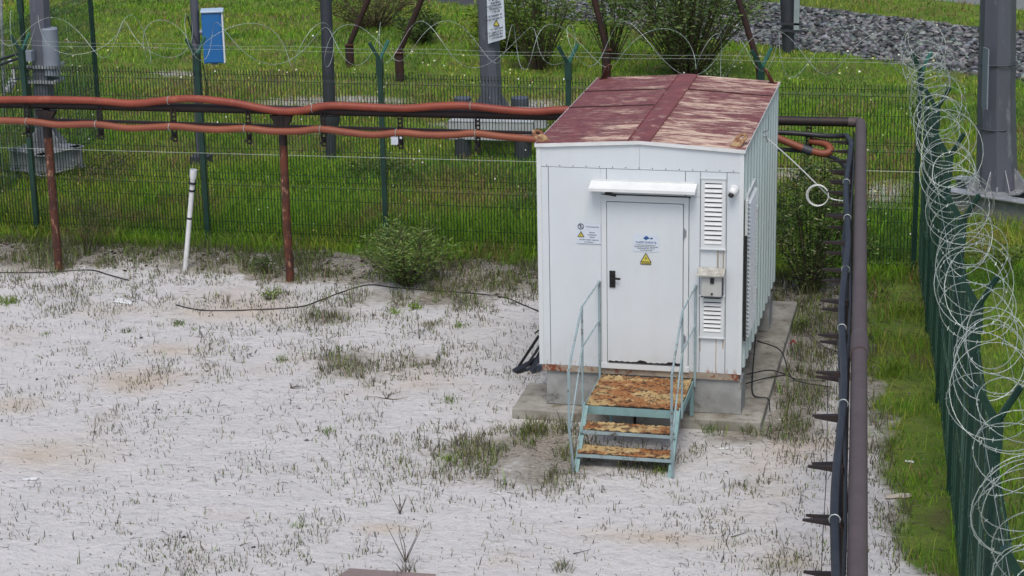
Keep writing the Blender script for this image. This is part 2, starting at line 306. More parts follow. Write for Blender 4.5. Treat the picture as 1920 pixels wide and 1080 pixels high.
D = dist(X, Y); RK = ((D > -.1) & (D < 1.8)).astype(float); PALE = np.zeros_like(X)
# bare pale patches of sand among the field grass
for q in [(560, 190, 90, 14), (1660, 360, 60, 28), (700, 190, 90, 10), (1000, 200, 80, 14), (860, 235, 60, 8), (330, 140, 50, 6), (1480, 330, 60, 16)]: PALE += blob(X, Y, *q)
VG = np.where(Y > 7, np.clip(VG-PALE*.75, 0, 1), VG); BR = np.where(Y > 7, .75, BR)
g = npmesh('ground', np.stack([X.ravel(), Y.ravel(), Z.ravel()], 1), Fq, groundmat(), np.stack([VG.ravel(), BR.ravel(), RK.ravel()], 1), nper=4, smooth=True)
TAN = np.clip(sum(blob(X, Y, *q) for q in [(90, 850, 120, 30), (250, 715, 90, 18), (430, 590, 120, 14), (330, 655, 60, 12), (1480, 1055, 60, 18), (720, 990, 60, 10), (1250, 1010, 160, 14), (20, 760, 60, 16)])*(.3+1.1*fbm(X*2, Y*2, 77)), 0, 1)
def busy(x, y): return np.clip(.12+((x+7.6)+(y+1.0)*.5)*.30, .1, 1)
za = g.data.color_attributes.new('zones', 'FLOAT_COLOR', 'POINT'); zc = np.ones((X.size, 4), np.float32); zc[:, 0] = TAN.ravel(); zc[:, 1] = busy(X, Y).ravel(); za.data.foreach_set('color', zc.ravel())
tag(g, kind='structure')
def hz(x, y): return float(hgt(x, y))
# ---------------------------------------------------------------- vegetation makers
def palette(cols, idx, jit=.15): 
    c = np.array(cols)[idx]; return np.clip(c*(1+rng.normal(0, jit, (len(idx), 1)))*(1+rng.normal(0, jit*.4, (len(idx), 3))), 0, 1)
def blades(name, x, y, h, w_, lean, cols, mat='grass', parent=None, z=None):
    n = len(x); z = hgt(x, y) if z is None else z; th = rng.uniform(0, 2*np.pi, n); la = rng.uniform(0, 2*np.pi, n); L = lean*h*rng.uniform(.2, 1.4, n)
    b = np.stack([x, y, z-.01], 1); s = np.stack([np.cos(th), np.sin(th), 0*th], 1)*(w_/2)[:, None] if np.ndim(w_) else np.stack([np.cos(th), np.sin(th), 0*th], 1)*w_/2
    ld = np.stack([np.cos(la)*L, np.sin(la)*L, 0*L], 1); up = np.stack([0*h, 0*h, h], 1)
    m = b+ld*.35+up*.6; tip = b+ld+up*(1-.25*np.clip(lean, 0, 2))
    V = np.stack([b-s, b+s, m+s*.7, m-s*.7, tip], 1).reshape(-1, 3); o = np.arange(n)[:, None]*5
    F = np.concatenate([o+np.array([[0, 1, 2]]), o+np.array([[0, 2, 3]]), o+np.array([[3, 2, 4]])])
    return npmesh(name, V, F, mat, np.repeat(cols, 5, 0), parent)
GREENS = [(.15, .31, .020), (.22, .37, .028), (.11, .25, .02), (.32, .37, .05), (.28, .25, .09), (.28, .16, .09), (.08, .17, .03)]
def infield(n, y0, y1):       # random points of the field that the photo could see, with a margin
    y = rng.uniform(y0, y1, n); t = (y+23)/30.; xl = 4.9-(y+23)*.51-1.6; xr = 4.9+(y+23)*.06+2.4
    return rng.uniform(xl, xr), y
def field_cols(x, y):
    a = fbm(x*.5, y*.5, 61); b = fbm(x*.9, y*.9, 71); c = rng.random(len(x)); idx = np.zeros(len(x), int)
    idx[c > .62] = 1; idx[c < .25] = 2; idx[(a > .56) & (c > .5)] = 3; idx[(b > .60) & (c > .5)] = 4; idx[(b > .66) & (c > .75)] = 5; idx[(a < .36) & (c > .4)] = 6; idx[(a < .42) & (c < .3)] = 2
    pl = sum(blob(x, y, *q) for q in [(560, 170, 260, 34), (1000, 200, 120, 30), (330, 150, 140, 22), (860, 215, 160, 26), (1500, 330, 200, 40), (1850, 470, 60, 30), (300, 300, 120, 20), (850, 370, 120, 40)]); k2 = rng.random(len(x)) < pl*.75; idx[k2] = rng.choice([3, 4, 4, 5], k2.sum())
    return palette(GREENS, idx, .2)
bx, by, bh, bc = [], [], [], []
for n, y0, y1, h0, h1, dens in ((125000, 6.2, 12, .14, .42, 0), (75000, 12, 19, .07, .22, 0), (100000, 19, 36, .05, .16, 0)):
    x, y = infield(n, y0, y1); v = veg(x, y); d = dist(x, y); pale = sum(blob(x, y, *q) for q in [(560, 190, 90, 14), (1660, 360, 60, 28), (700, 190, 90, 10), (1000, 200, 80, 14), (860, 235, 60, 8), (330, 140, 50, 6), (1480, 330, 60, 16)])
    k = (rng.random(n) < v) & ((d < -.05) | (d > 1.9)) & (rng.random(n) > np.clip(pale*1.0, 0, .8)); x, y = x[k], y[k]
    hh = rng.uniform(h0, h1, len(x))*(.5+fbm(x*.8, y*.8, 81))*np.clip(.55+(y-6.2)*.35, .5, 1); bx.append(x); by.append(y); bh.append(hh); bc.append(field_cols(x, y))
# grass strip between the pipe and the right fence, and outside that fence
x = rng.uniform(3.5, 7.5, 32000); y = rng.uniform(-7, 8, 32000); ins = x < 4.25-.068*(y-7); k = rng.random(32000) < veg(x, y)**1.5*np.where(ins, np.clip((fbm(x*2.2, y*2.2, 151)-.36)*4.5, .05, .95), 1); x, y = x[k], y[k]
bx.append(x); by.append(y); bh.append(rng.uniform(.05, .24, len(x))*(.6+.9*(fbm(x*2.5, y*2.5, 157) > .52))); bc.append(field_cols(x, y))
bx, by, bh, bc = map(np.concatenate, (bx, by, bh, bc)); far = np.clip((by-8)/25, 0, 1)
o = blades('field_grass', bx, by, bh, .009+far*.017, .75, bc); tag(o, 'tall green and yellowish meadow grass behind the mesh fence', 'grass', kind='stuff')
# flowers
n = 1000; x, y = infield(n, 6.8, 26); cl = fbm(x*.45, y*.45, 91); k = cl > .53; x, y = x[k], y[k]; n = len(x); z = hgt(x, y)+rng.uniform(.1, .3, n); r = rng.uniform(.005, .013, n)*(1+np.clip((y-8)/20, 0, 1))
c0 = np.stack([x, y, z], 1); q = [c0+np.stack([r*a, r*b*.7, r*b*.7], 1) for a, b in ((-1, -1), (1, -1), (1, 1), (-1, 1))]
V = np.stack(q, 1).reshape(-1, 3); F = np.arange(n*4).reshape(-1, 4)
tag(npmesh('wild_flowers', V, F, 'grass', np.repeat(palette([(.7, .7, .62), (.55, .6, .25)], rng.integers(0, 2, n), .08), 4, 0), nper=4), 'tiny white and cream flowers scattered through the meadow', 'flowers', kind='stuff')
# sparse dry stalks in the sandy yard
n = 210000; x = rng.uniform(-10.5, 5, n); y = rng.uniform(-7, 6.4, n); dn = .09+.55*np.clip(fbm(x*.8, y*.8, 101)-.42, 0, 1)*2.2+.8*brown(x, y)
lf = onz(430, 800); dn = dn*busy(x, y)+.12*np.clip((y-2.5)/2, 0, 1); dn *= (fbm(x*3, y*3, 107) > .47)*1.9
inside = (x > -.3) & (x < 2.7) & (y > -.2) & (y < 4.8)
k = (rng.random(n) < dn*.7) & ~inside & (veg(x, y) < .9); x, y = x[k], y[k]; n = len(x)
b = brown(x, y); idx = np.where(rng.random(n) < .25+.35*b, 1, np.where(rng.random(n) < .5, 0, 2)); idx[rng.random(n) < .08+.12*b] = 3
o = blades('dry_stalks', x, y, rng.uniform(.02, .09, n)*(1+rng.random(n)**6*2)*(.8+.8*b), .0105, .5, palette([(.085, .08, .065), (.11, .125, .05), (.22, .20, .15), (.16, .24, .05)], idx, .2), 'dry'); tag(o, 'sparse short dry stalks poking out of the pale sand', 'dry grass', kind='stuff')
# litter of twigs and pebbles
def scatter_twigs(name, n, label):
    V = []; F = []; C = []; o = 0
    for i in range(n):
        while 1:
            x0 = random.uniform(-10, 5); y0 = random.uniform(-6.5, 6.3); bb = float(brown(x0, y0))
            if random.random() < .22+.8*bb and not (-.4 < x0 < 2.8 and -.3 < y0 < 4.9): break
        a = random.uniform(0, 6.28); L = random.uniform(.03, .16)*(1+bb*.5); pts = []; x, y = x0, y0
        for k in range(4): pts.append((x, y, hz(x, y)+.004+random.uniform(0, .012)*(k % 3))); a += random.gauss(0, .5); x += math.cos(a)*L/3; y += math.sin(a)*L/3
        wd = random.uniform(.0018, .0045); c = random.choice([(.10, .085, .07), (.06, .05, .045), (.2, .17, .13)])
        for k, pnt in enumerate(pts):
            r = wd*(1-.2*k)
            for t in range(3): V.append((pnt[0]+r*math.cos(2.1*t), pnt[1]+r*math.sin(2.1*t), pnt[2]+r*(1 if t == 0 else -.3))); C.append(c)
            if k:
                for t in range(3): F.append((o+k*3-3+t, o+k*3-3+(t+1) % 3, o+k*3+(t+1) % 3, o+k*3+t))
        o += 12
    return tag(npmesh(name, np.array(V), np.array(F), 'dry', np.array(C), nper=4), label, 'twigs', kind='stuff')
scatter_twigs('fallen_twigs', 3600, 'small dark twigs and straws lying across the sand')
ICO = np.array([(0, 0, 1), (1, 0, 0), (0, 1, 0), (-1, 0, 0), (0, -1, 0), (0, 0, -1)]); ICF = np.array([(0, 1, 2), (0, 2, 3), (0, 3, 4), (0, 4, 1), (5, 2, 1), (5, 3, 2), (5, 4, 3), (5, 1, 4)])
def stones(name, x, y, r, cols, flat=.6, zoff=0, base=None):
    import bmesh; b = bmesh.new(); bmesh.ops.create_icosphere(b, subdivisions=1, radius=1); bv = np.array([v.co[:] for v in b.verts]); bf = np.array([[v.index for v in f.verts] for f in b.faces]); b.free()
    if base == 'ico': bv, bf = ICO, ICF
    n = len(x); k = len(bv); a = rng.uniform(0, 6.28, n); S = rng.uniform(.6, 1.35, (n, 1, 3))*r[:, None, None]; S[:, :, 2] *= flat
    V = bv[None]*(1+rng.normal(0, .13, (n, k, 1)))*S; ca, sa = np.cos(a)[:, None], np.sin(a)[:, None]; tl = rng.normal(0, .35, (n, 1))
    vx = V[..., 0]*ca-V[..., 1]*sa; vy = V[..., 0]*sa+V[..., 1]*ca; vz = V[..., 2]+vx*tl*.6; z = hgt(x, y)+zoff
    V = np.stack([vx+x[:, None], vy+y[:, None], vz+z[:, None]], 2).reshape(-1, 3); F = (bf[None]+np.arange(n)[:, None, None]*k).reshape(-1, 3)
    return npmesh(name, V, F, 'stone', np.repeat(cols, k, 0))
n = 2800; x = rng.uniform(-10.5, 5, n); y = rng.uniform(-6.5, 6, n); r = rng.uniform(.004, .016, n)*(1+(rng.random(n) < .05)*1.3)
tag(stones('pebbles', x, y, r, palette([(.12, .11, .105), (.25, .24, .22), (.05, .048, .045), (.38, .37, .36)], rng.integers(0, 4, n), .15), .5, .002, 'ico'), 'tiny dark and light pebbles and crumbs strewn over the sand', 'pebbles', kind='stuff')
n = 5200; x = rng.uniform(-11, 3.9, n); y = rng.normal(5.95, .42, n); k = (fbm(x*1.6, y*1.6, 131) > .42) & ~((x > -.4) & (x < 2.9) & (y < 4.9)); x, y = x[k], y[k]; n = len(x)
tag(stones('soil_clods', x, y, rng.uniform(.008, .034, n)*(.5+rng.random(n)**2), palette([(.045, .038, .028), (.09, .075, .055), (.22, .205, .18), (.4, .385, .36)], rng.choice(4, n, p=[.4, .3, .2, .1]), .2), .6, .004, 'ico'), 'dark soil clods and pale crumbs along the foot of the back fence', 'soil clods', kind='stuff')
n = 16000; x = rng.uniform(-11, 4.0, n); y = 6.75-np.abs(rng.normal(0, .75, n)); k = (rng.random(n) < np.clip((fbm(x*1.4, y*1.4, 141)-.40)*5, 0, 1)) & ~((x > -.4) & (x < 2.9) & (y < 4.9)); x, y = x[k], y[k]
o = blades('verge_weeds', x, y, rng.uniform(.03, .14, len(x)), .012, 1.3, palette([(.09, .15, .03), (.06, .10, .025), (.15, .14, .06), (.16, .24, .04)], rng.integers(0, 4, len(x)), .2)); tag(o, 'low ragged weeds creeping from the back fence onto the sand', 'weeds', kind='stuff')
# riprap embankment
n = 7500; s = rng.uniform(-9, 11, n); d = rng.uniform(-.05, 1.8, n); x = TOE[0]+TU[0]*s+TN[0]*d; y = TOE[1]+TU[1]*s+TN[1]*d
tag(stones('riprap_stones', x, y, rng.uniform(.045, .10, n), palette([(.10, .11, .118), (.16, .172, .18), (.22, .232, .235), (.06, .066, .07)], rng.integers(0, 4, n), .15), .5, .02), 'grey riprap stones laid on the embankment across the field', 'stones', kind='stuff')
# concrete road edge above the embankment
mb = MB()
def onground(px, py):
    z = 0.
    for _ in range(30): q = onz(px, py, z); z = hz(q[0], q[1])
    return onz(px, py, z)
a = onground(1748, 0); b_ = onground(1925, 20); u = (b_-a)/np.linalg.norm(b_-a); nn = np.array([-u[1], u[0], 0]); a = a-u*6; b_ = b_+u*8
mb.prism([a-[0, 0, .3], b_-[0, 0, .3], b_+nn*3-[0, 0, .3], a+nn*3-[0, 0, .3]], (0, 0, .62)); tag(mb.build('road', pm('pale_road_concrete', (.34, .36, .39), (.30, .32, .35), .9)), kind='structure')
def bush(name, label, cat, base, rad, height, stems, leaves, ll, lw, cols, group=None, spread=1., droop=.2, stemr=.008, low=.15, sparse=0):
    x0, y0 = base; z0 = hz(x0, y0); t = thing(name, label, cat, (x0, y0, z0), group); mb = MB(); tips = []
    for i in range(stems):
        a = random.uniform(0, 6.28); rr = rad*math.sqrt(random.random())*spread; hh = height*random.uniform(.6, 1)*(1-.35*(rr/rad)**2 if rad else 1)
        p0 = np.array([x0+math.cos(a)*rr*.12, y0+math.sin(a)*rr*.12, z0-.02]); p3 = np.array([x0+math.cos(a)*rr, y0+math.sin(a)*rr, z0+hh])
        pm_ = (p0+p3)/2+np.array([math.cos(a), math.sin(a), 0])*rr*.12+np.array([random.gauss(0, .04), random.gauss(0, .04), hh*.1])*height
        P = smooth_path([p0, pm_, p3], 5); mb.tube(P, list(np.linspace(stemr, stemr*.25, len(P))), 4); tips.append(P)
    mb.build('stems', 'stem', t, True)
    n = leaves; Pk = np.empty((n, 3)); dr = np.empty((n, 3))
    for i in range(n):
        P = tips[random.randrange(len(tips))]; u = random.uniform(low, 1)**.8*(len(P)-1.001); k = int(u); q = P[k]+(P[k+1]-P[k])*(u-k); d = (P[k+1]-P[k]); d = d/np.linalg.norm(d)
        side = rng.normal(0, 1, 3); side[2] = abs(side[2])*.3; side /= np.linalg.norm(side); off = abs(random.gauss(0, .13))*rad*(1+sparse)
        Pk[i] = q+side*off; v = d*.5+side; v[2] -= droop*random.random(); dr[i] = v/np.linalg.norm(v)
    L = rng.uniform(.6, 1.3, n)*ll; W_ = rng.uniform(.7, 1.2, n)*lw; s = np.cross(dr, rng.normal(0, 1, (n, 3))); s /= np.linalg.norm(s, axis=1)[:, None]
    m = Pk+dr*L[:, None]*.5; V = np.stack([Pk, m+s*W_[:, None]/2, Pk+dr*L[:, None]-np.array([0, 0, 1])*L[:, None]*.15, m-s*W_[:, None]/2], 1).reshape(-1, 3)
    V[:, 2] = np.maximum(V[:, 2], z0+.005)
    npmesh('foliage', V, np.arange(n*4).reshape(-1, 4), 'leaf', np.repeat(palette(cols, rng.integers(0, len(cols), n), .22), 4, 0), t, 4); return t
LG = [(.13, .21, .045), (.18, .26, .065), (.08, .14, .035), (.23, .31, .11)]; LD = [(.07, .12, .03), (.10, .16, .04), (.045, .08, .022)]; LY = [(.16, .26, .02), (.21, .30, .03), (.10, .17, .02)]
def gxy(px, py, z=0): q = onz(px, py, z); return float(q[0]), float(q[1])
bush('willow_bush', 'leafy grey green willow bush in front of the fence beside the dark hose', 'bush', gxy(765, 535), .72, 1.05, 64, 4400, .09, .019, LG, low=.05, sparse=.35)
bush('young_willow', 'thin sparse young willow standing just right of the left rusty post', 'bush', gxy(162, 478), .5, 1.35, 14, 520, .06, .013, [(.09, .12, .05), (.07, .1, .03), (.13, .16, .07)], stemr=.007, low=.25)
bush('small_shrub', 'small dark shrub left of the middle rusty post', 'bush', gxy(500, 515), .2, .33, 12, 420, .06, .014, LD+[(.08, .13, .04)])
bush('small_shrub', 'small bright yellow green shrub on sand in front of the middle rusty post', 'bush', gxy(509, 562), .14, .22, 9, 180, .05, .014, LY)
bush('tall_bush', 'tall dense leafy bush growing behind the right wall of the cabin', 'bush', (2.8, 5.6), .75, 2.5, 44, 5200, .075, .028, LG+LD+[(.42, .48, .28), (.2, .3, .08)], low=.02, spread=1.)
bush('tall_bush', 'dark low bush between the tall bush and the pipe elbow', 'bush', (3.35, 6.0), .4, 1.2, 18, 1000, .07, .025, LG+LD, low=.02)
bush('tall_bush', 'narrow leafy bush tight against the left rear of the cabin', 'bush', (-.55, 4.75), .28, .85, 12, 620, .06, .02, LG+LD, low=.02)
bush('sapling', 'tiny sapling with a crooked bare stem and bright leaves on the open sand', 'sapling', gxy(787, 636), .07, .56, 1, 70, .06, .018, LY, low=.84, sparse=4)
for px, py, r, h, n, c, lab in ((785, 545, .09, .12, 90, LY, 'bright green leaf crown hanging over the crooked sapling stem'),):
    pass
big = 'bushes in the far field'
bush('field_bush', 'large dense grey green willow bush behind the cabin roof', 'bush', (-1.25, 21.9), 1.8, 2.9, 90, 7600, .13, .04, [(.10, .17, .04), (.14, .21, .06), (.07, .12, .03), (.18, .25, .09)], big, low=.0, stemr=.02)
bush('field_bush', 'tall loose bush with many branches left of the rusty strut pile behind the roof', 'bush', (-4.7, 22.1), .95, 2.6, 40, 3000, .12, .04, [(.09, .15, .03), (.15, .23, .05), (.12, .19, .04)], big, low=.05, stemr=.02)
bush('field_bush', 'bright yellow green round bush in the upper middle of the field', 'bush', (-5.9, 24.2), 1.0, 1.5, 40, 3000, .12, .05, LY, big, low=0, stemr=.015)
bush('field_bush', 'thin sparse bush between the vertical rusty post and the first strut', 'bush', (-3.3, 23.6), .9, 2.4, 26, 1500, .12, .04, [(.10, .17, .03), (.14, .22, .04)], big, low=.15, stemr=.015)
bush('field_bush', 'low dark round bush right of the two leaning rusty struts', 'bush', (-8.3, 25.0), .62, 1.0, 30, 1700, .11, .04, LD, big, low=0, stemr=.015)
bush('field_bush', 'brownish dry bush behind the two leaning rusty struts', 'bush', (-10.2, 27.6), 1.6, 1.3, 60, 2600, .12, .03, [(.10, .085, .04), (.07, .07, .03), (.12, .14, .04)], big, low=0, stemr=.015)
bush('field_bush', 'small leafy weed clump at the foot of the leaning strut beside the roof', 'bush', (-.35, 20.3), .3, .75, 12, 240, .1, .05, [(.14, .22, .08), (.09, .14, .04)], big, low=.1)
bush('field_bush', 'low dark clump of weeds in the meadow right of the white pipe marker', 'bush', gxy(700, 330), .75, .4, 30, 900, .08, .03, LD+LG, big, low=0)
bush('field_bush', 'wide low clump of dull weeds in the meadow behind the left rusty post', 'bush', gxy(215, 330), .9, .42, 34, 1100, .07, .025, [(.07, .09, .04), (.1, .09, .06), (.06, .085, .02)], big, low=0)
bush('field_bush', 'pale green weed clump beside the grey steel grillage on the right side', 'bush', gxy(1870, 500), .55, .4, 24, 700, .08, .03, LG, big, low=0)
# weed tufts one can point at
def tuft(px, py, h, n, cols, label, lean=.9, w_=.009, s=.06):
    x0, y0 = gxy(px, py); x = rng.normal(x0, s, n); y = rng.normal(y0, s, n); o = blades('weed_tuft', x, y, rng.uniform(.4, 1, n)*h, w_, lean, palette(cols, rng.integers(0, len(cols), n), .2))
    o.data.transform(Matrix.Translation((-x0, -y0, -hz(x0, y0)))); o.location = (x0, y0, hz(x0, y0)); return tag(o, label, 'weed', 'weed tufts on the sand')
for a in ((12, 570, .2, 120, LY, 'bright green grass tuft cut by the left edge of the picture'), (85, 628, .1, 26, LG, 'small spiky green tuft below the torn white plastic strip at left'), (238, 622, .1, 30, LD, 'dark spiky weed tuft on the sand left of the hose end'),
          (333, 608, .12, 45, LG, 'grass tuft just below the small stone at the left end of the hose'), (740, 588, .13, 60, LY, 'green weed tuft on sand left of the crooked sapling'), (806, 610, .12, 90, [(.16, .15, .05), (.12, .13, .04)], 'brownish green weed tuft right of the crooked sapling'),
          (864, 614, .1, 50, LY, 'small yellow green weed right of the brownish tuft'), (530, 676, .13, 46, LG+[(.25, .25, .1)], 'upright pale grass tuft on open sand in the left middle'), (842, 752, .1, 60, LG, 'low green weed patch on open sand left of the concrete slab'),
          (610, 812, .12, 50, LG, 'spiky green tuft in the centre of the sandy yard'), (840, 862, .14, 70, LY, 'bright grass tuft at the edge of the dry litter left of the stairs'), (565, 985, .1, 22, LY, 'single pale sprout on sand near the bottom left'),
          (765, 1072, .22, 30, [(.12, .11, .08), (.16, .15, .1)], 'dead upright stalk clump beside the broken slab at the bottom edge'), (1055, 1068, .2, 40, [(.2, .2, .12), (.15, .15, .08)], 'dry clump at the bottom edge below the stairs'),
          (1240, 885, .14, 60, LY, 'grass tuft under the lowest stair tread'), (1000, 812, .25, 120, [(.16, .17, .05), (.1, .13, .03)], 'tall dry grass clump by the front left corner of the concrete slab'), (1065, 810, .22, 80, [(.12, .13, .04), (.2, .2, .07)], 'grass clump growing beside the left stair leg'),
          (1410, 808, .2, 90, LG+[(.18, .17, .06)], 'grass clump by the front right corner of the concrete slab'), (1330, 808, .2, 70, LG, 'grass clump between the right stair leg and the slab'), (1490, 612, .2, 200, LY+LG, 'bright green weed beside the back right corner of the concrete slab'),
          (1690, 1000, .14, 60, LG, 'green weed below the pale rag near the right fence'), (1660, 700, .24, 260, LY, 'bright tall grass clump right of the pipe coupling'), (1700, 590, .24, 260, LY, 'tall grass clump between the pipe and the right fence')):
    tuft(*a[:5], a[5], s=.03+.0005*a[3])
# ---------------------------------------------------------------- mesh fences
def panel(mb, a, b, z0, z1, wire=.0092, hw=.0055):
    a = np.array(a, float); b = np.array(b, float); L = np.linalg.norm(b-a); u = (b-a)/L; nrm = np.array([-u[1], u[0]]); folds = [z0+.1, z0+.1+(z1-z0-.2)/3, z0+.1+2*(z1-z0-.2)/3, z1-.12]
    def pt(s, z, o=0): q = a+u*s+nrm*o; return (q[0], q[1], z)
    n = int(L/.05)
    for i in range(n+1):
        s = min(i*.05+.01, L-.005); zz = [z0]; oo = [0]
        for f in folds: zz += [f-.05, f, f+.05]; oo += [0, .028, 0]
        zz.append(z1); oo.append(0)
        for k in range(len(zz)-1): mb.bar(pt(s, zz[k], oo[k]), pt(s, zz[k+1], oo[k+1]), wire, wire, (nrm[0], nrm[1], 0))
    hs = sorted(set([round(f+e, 3) for f in folds for e in (-.05, .05)]+[round(z, 3) for z in np.arange(z0+.3, z1-.2, .4)]))
    for z in hs: mb.bar(pt(0, z, -.003), pt(L, z, -.003), hw, hw)
def fence_post(mb, x, y, z0, zj): mb.box(x-.038, x+.038, y-.03, y+.03, z0, zj)
def arms(x, y, zj, across, parent, both=True):      # Y-shaped head, arms leaning along 'across'
    ax = np.array([across[0], across[1], 0.]); m = MB(); p = np.array([x, y, zj-.02])
    m.box(x-.044, x+.044, y-.036, y+.036, zj-.26, zj); m.bar(p, p-ax*.13+[0, 0, .27], .05, .05); h = m.build('arm_bracket', 'green', parent)
    m = MB(); m.bar(p, p+ax*.17+[0, 0, .30], .035, .05); m.prism([p+ax*.0+[0, 0, .0], p+ax*.14+[0, 0, .30], p+ax*.02+[0, 0, .2]], (.004, .004, 0)); m.build('arm', 'greenlt', parent)
def mesh_fence(name, label, P, post_s, z0, z1, zj, across, joined=True):
    t = thing(name, label, 'fence', (P[0][0], P[0][1], 0))
    for (a, b) in zip(P[:-1], P[1:]):
        side = abs(across[0]) > .9; mb = MB(); panel(mb, a, b, z0, z1, .0062 if side else .0092); mb.build('mesh_panel', 'sidewire' if side else 'wiregreen', t)
    for q in post_s:
        mb = MB(); fence_post(mb, q[0], q[1], -.1, zj); p = mb.build('fence_post', 'green', t); 
        ax = np.array(across); ax_ = (ax[0], ax[1])
        m = MB(); pp = np.array([q[0], q[1], zj-.02]); A = np.array([ax[0], ax[1], 0.])
        m.box(q[0]-.05, q[0]+.05, q[1]-.042, q[1]+.042, zj-.26, zj); m.bar(pp, pp-A*.17+[0, 0, .27], .055, .055); sub(m.build('arm', 'green'), p)
        m = MB(); m.bar(pp, pp+A*.17+[0, 0, .29], .03, .05); lt = 'greenlt' if abs(ax[1]) > .2 else 'green'; sd_ = np.array([A[1], -A[0], 0])*.05
        m.prism([pp-sd_, pp+A*.17+[0, 0, .30]-sd_, pp+A*.17+[0, 0, .30]+sd_, pp+sd_], A*.006); sub(m.build('arm', lt), p)
    return t
fy = 6.88; FX = [-12.9, -9.9, -6.93, -3.95, -1.0, 1.9, 4.21]
mesh_fence('mesh_fence', 'dark green welded mesh fence across the back of the sandy yard', [(x, fy) for x in FX], [(x, fy) for x in FX[1:]], .06, 2.82, 3.05, (.8, .35))
RF = [(4.28, 6.8), (4.50, 4.0), (4.71, 1.2), (4.90, -1.75), (5.08, -4.75), (5.24, -7.75), (5.42, -10.75), (5.62, -13.75)]
mesh_fence('mesh_fence', 'dark green mesh fence along the right side seen almost end on', RF, RF[1:], .06, 2.82, 3.1, (.95, .07))
mesh_fence('mesh_fence', 'further dark green mesh fence running away behind the left corner post', [(-11.55, 7.45), (-11.69, 10.6), (-11.8, 13.8)], [(-11.55, 7.45), (-11.69, 10.6), (-11.8, 13.8)], .06, 2.95, 3.3, (.95, .0))
# razor wire: paired opposite helices clipped together, with barbs, on line wires
def razor(name, label, a, b, z, R, pitch, seed, sag=.04, wob=.06, lines=2, barb=.018, r=.0032, tl=.5):
    rd = random.Random(seed); a = np.array([*a, z], float); b = np.array([*b, z], float); L = np.linalg.norm(b-a); u = (b-a)/L; s = np.cross(u, [0, 0, 1.]); t = thing(name, label, 'razor wire', tuple(a))
    for hand in (1, -1):
        mb = MB(); n = int(L/pitch*26); P = []; ph = rd.uniform(0, 6.28); w1 = [rd.uniform(0, 6.28) for _ in range(6)]
        for i in range(n):
            q = i/26*pitch; th = hand*2*math.pi*i/26+ph; rr = R*(1+wob*math.sin(q*2.3+w1[0])+wob*.8*math.sin(q*5.1+w1[1])); 
            c = a+u*(q+R*tl*math.sin(th+w1[2]+2.2*math.sin(q*.9+w1[0]))+.35*pitch*math.sin(q*2.1+w1[3]))+np.array([0, 0, 1])*(sag*math.sin(q*1.9+w1[4])+wob*.4*math.sin(q*4+w1[5]))+s*.04*math.sin(q*2.7+w1[1])
            P.append(c+s*rr*math.cos(th)+np.array([0, 0, 1.])*rr*math.sin(th))
        mb.tube(P, r, 4)
        for q in resample(P, .07): 
            d = np.array([rd.gauss(0, 1) for _ in range(3)]); d /= np.linalg.norm(d); e = np.cross(d, [.3, .5, .8]); e /= np.linalg.norm(e); mb.add([q-d*barb, q+e*.007, q+d*barb, q-e*.007], [(0, 1, 2, 3)])
        mb.build('coil', 'galvwire', t, True)
    for k in range(lines):
        o = s*(-.16 if k == 0 else .16)+np.array([0, 0, -R*.35]); P = [a+u*L*i/24+o+np.array([0, 0, .012*math.sin(i*1.7+k)]) for i in range(25)]; MB().tube(P, .0016, 4).build('line_wire', 'galvwire', t)
    return t
razor('razor_wire', 'loose razor wire coil stretched along the top of the back fence', (-10.4, fy), (4.2, fy), 3.28, .31, 1.05, 3, wob=.14, r=.0036, barb=.018, tl=.22)
razor('razor_wire', 'dense tangled razor wire coil on top of the right fence', (4.22, 7.0), (5.60, -13.2), 3.40, .285, .58, 5, r=.0033, barb=.025, wob=.16, lines=3, tl=.75)
razor('razor_wire', 'sparse razor wire coil above the further fence in the upper left corner', (-11.55, 7.3), (-11.8, 13.8), 3.6, .3, 1.2, 8, lines=1)
mb = MB(); P = [ony(-60, 275, fy-.06)]+[ony(x, 277+x*.0262, fy-.06) for x in range(0, 1010, 90)]+[ony(1625, 320, fy-.06), ony(1725, 323, fy-.06)]; mb.tube(P, .0032, 5); tag(mb.build('steel_wire', 'galvwire'), 'pale straight steel wire tied along the back fence at waist height', 'wire')
# ---------------------------------------------------------------- cabin
CW, CL = 2.4, 4.07; EZ, RZ = 3.36, 3.43
cab = thing('electrical_cabin', 'white metal electrical cabin with peeling maroon roof standing on concrete blocks', 'cabin', (1.2, 2.03, .56))
mb = MB(); mb.box(.02, CW-.02, .006, CL-.02, .66, 3.34); mb.build('core_wall', 'dark', cab)
def fp(mb, x0, x1, z0, z1, y=-.002, d=.012): mb.box(x0, x1, y-d+.008, y+.010, z0, z1)
mb = MB(); g_ = .0035
fp(mb, 0, .113, .645, 3.098, 0); fp(mb, .12, .745, .645, 3.098); fp(mb, .7465, .808, 2.795, 3.098); fp(mb, .815, 1.738, 2.80, 3.098); fp(mb, 1.745, 1.915, 2.80, 3.098); fp(mb, 1.79, 1.915, .645, 2.795); fp(mb, 1.921, 2.222, .645, 3.098); fp(mb, 2.228, 2.40, .645, 3.098, 0)
mb.build('front_wall', 'front', cab, bevel=.0015)
mb = MB(); mb.prism([(0, -.008, 3.105), (1.1985, -.008, 3.105), (1.1985, -.008, RZ-.01), (0, -.008, EZ-.01)], (0, .016, 0)); mb.prism([(1.2015, -.008, 3.105), (2.4, -.008, 3.105), (2.4, -.008, EZ-.01), (1.2015, -.008, RZ-.01)], (0, .016, 0)); mb.build('gable_band', 'front', cab)
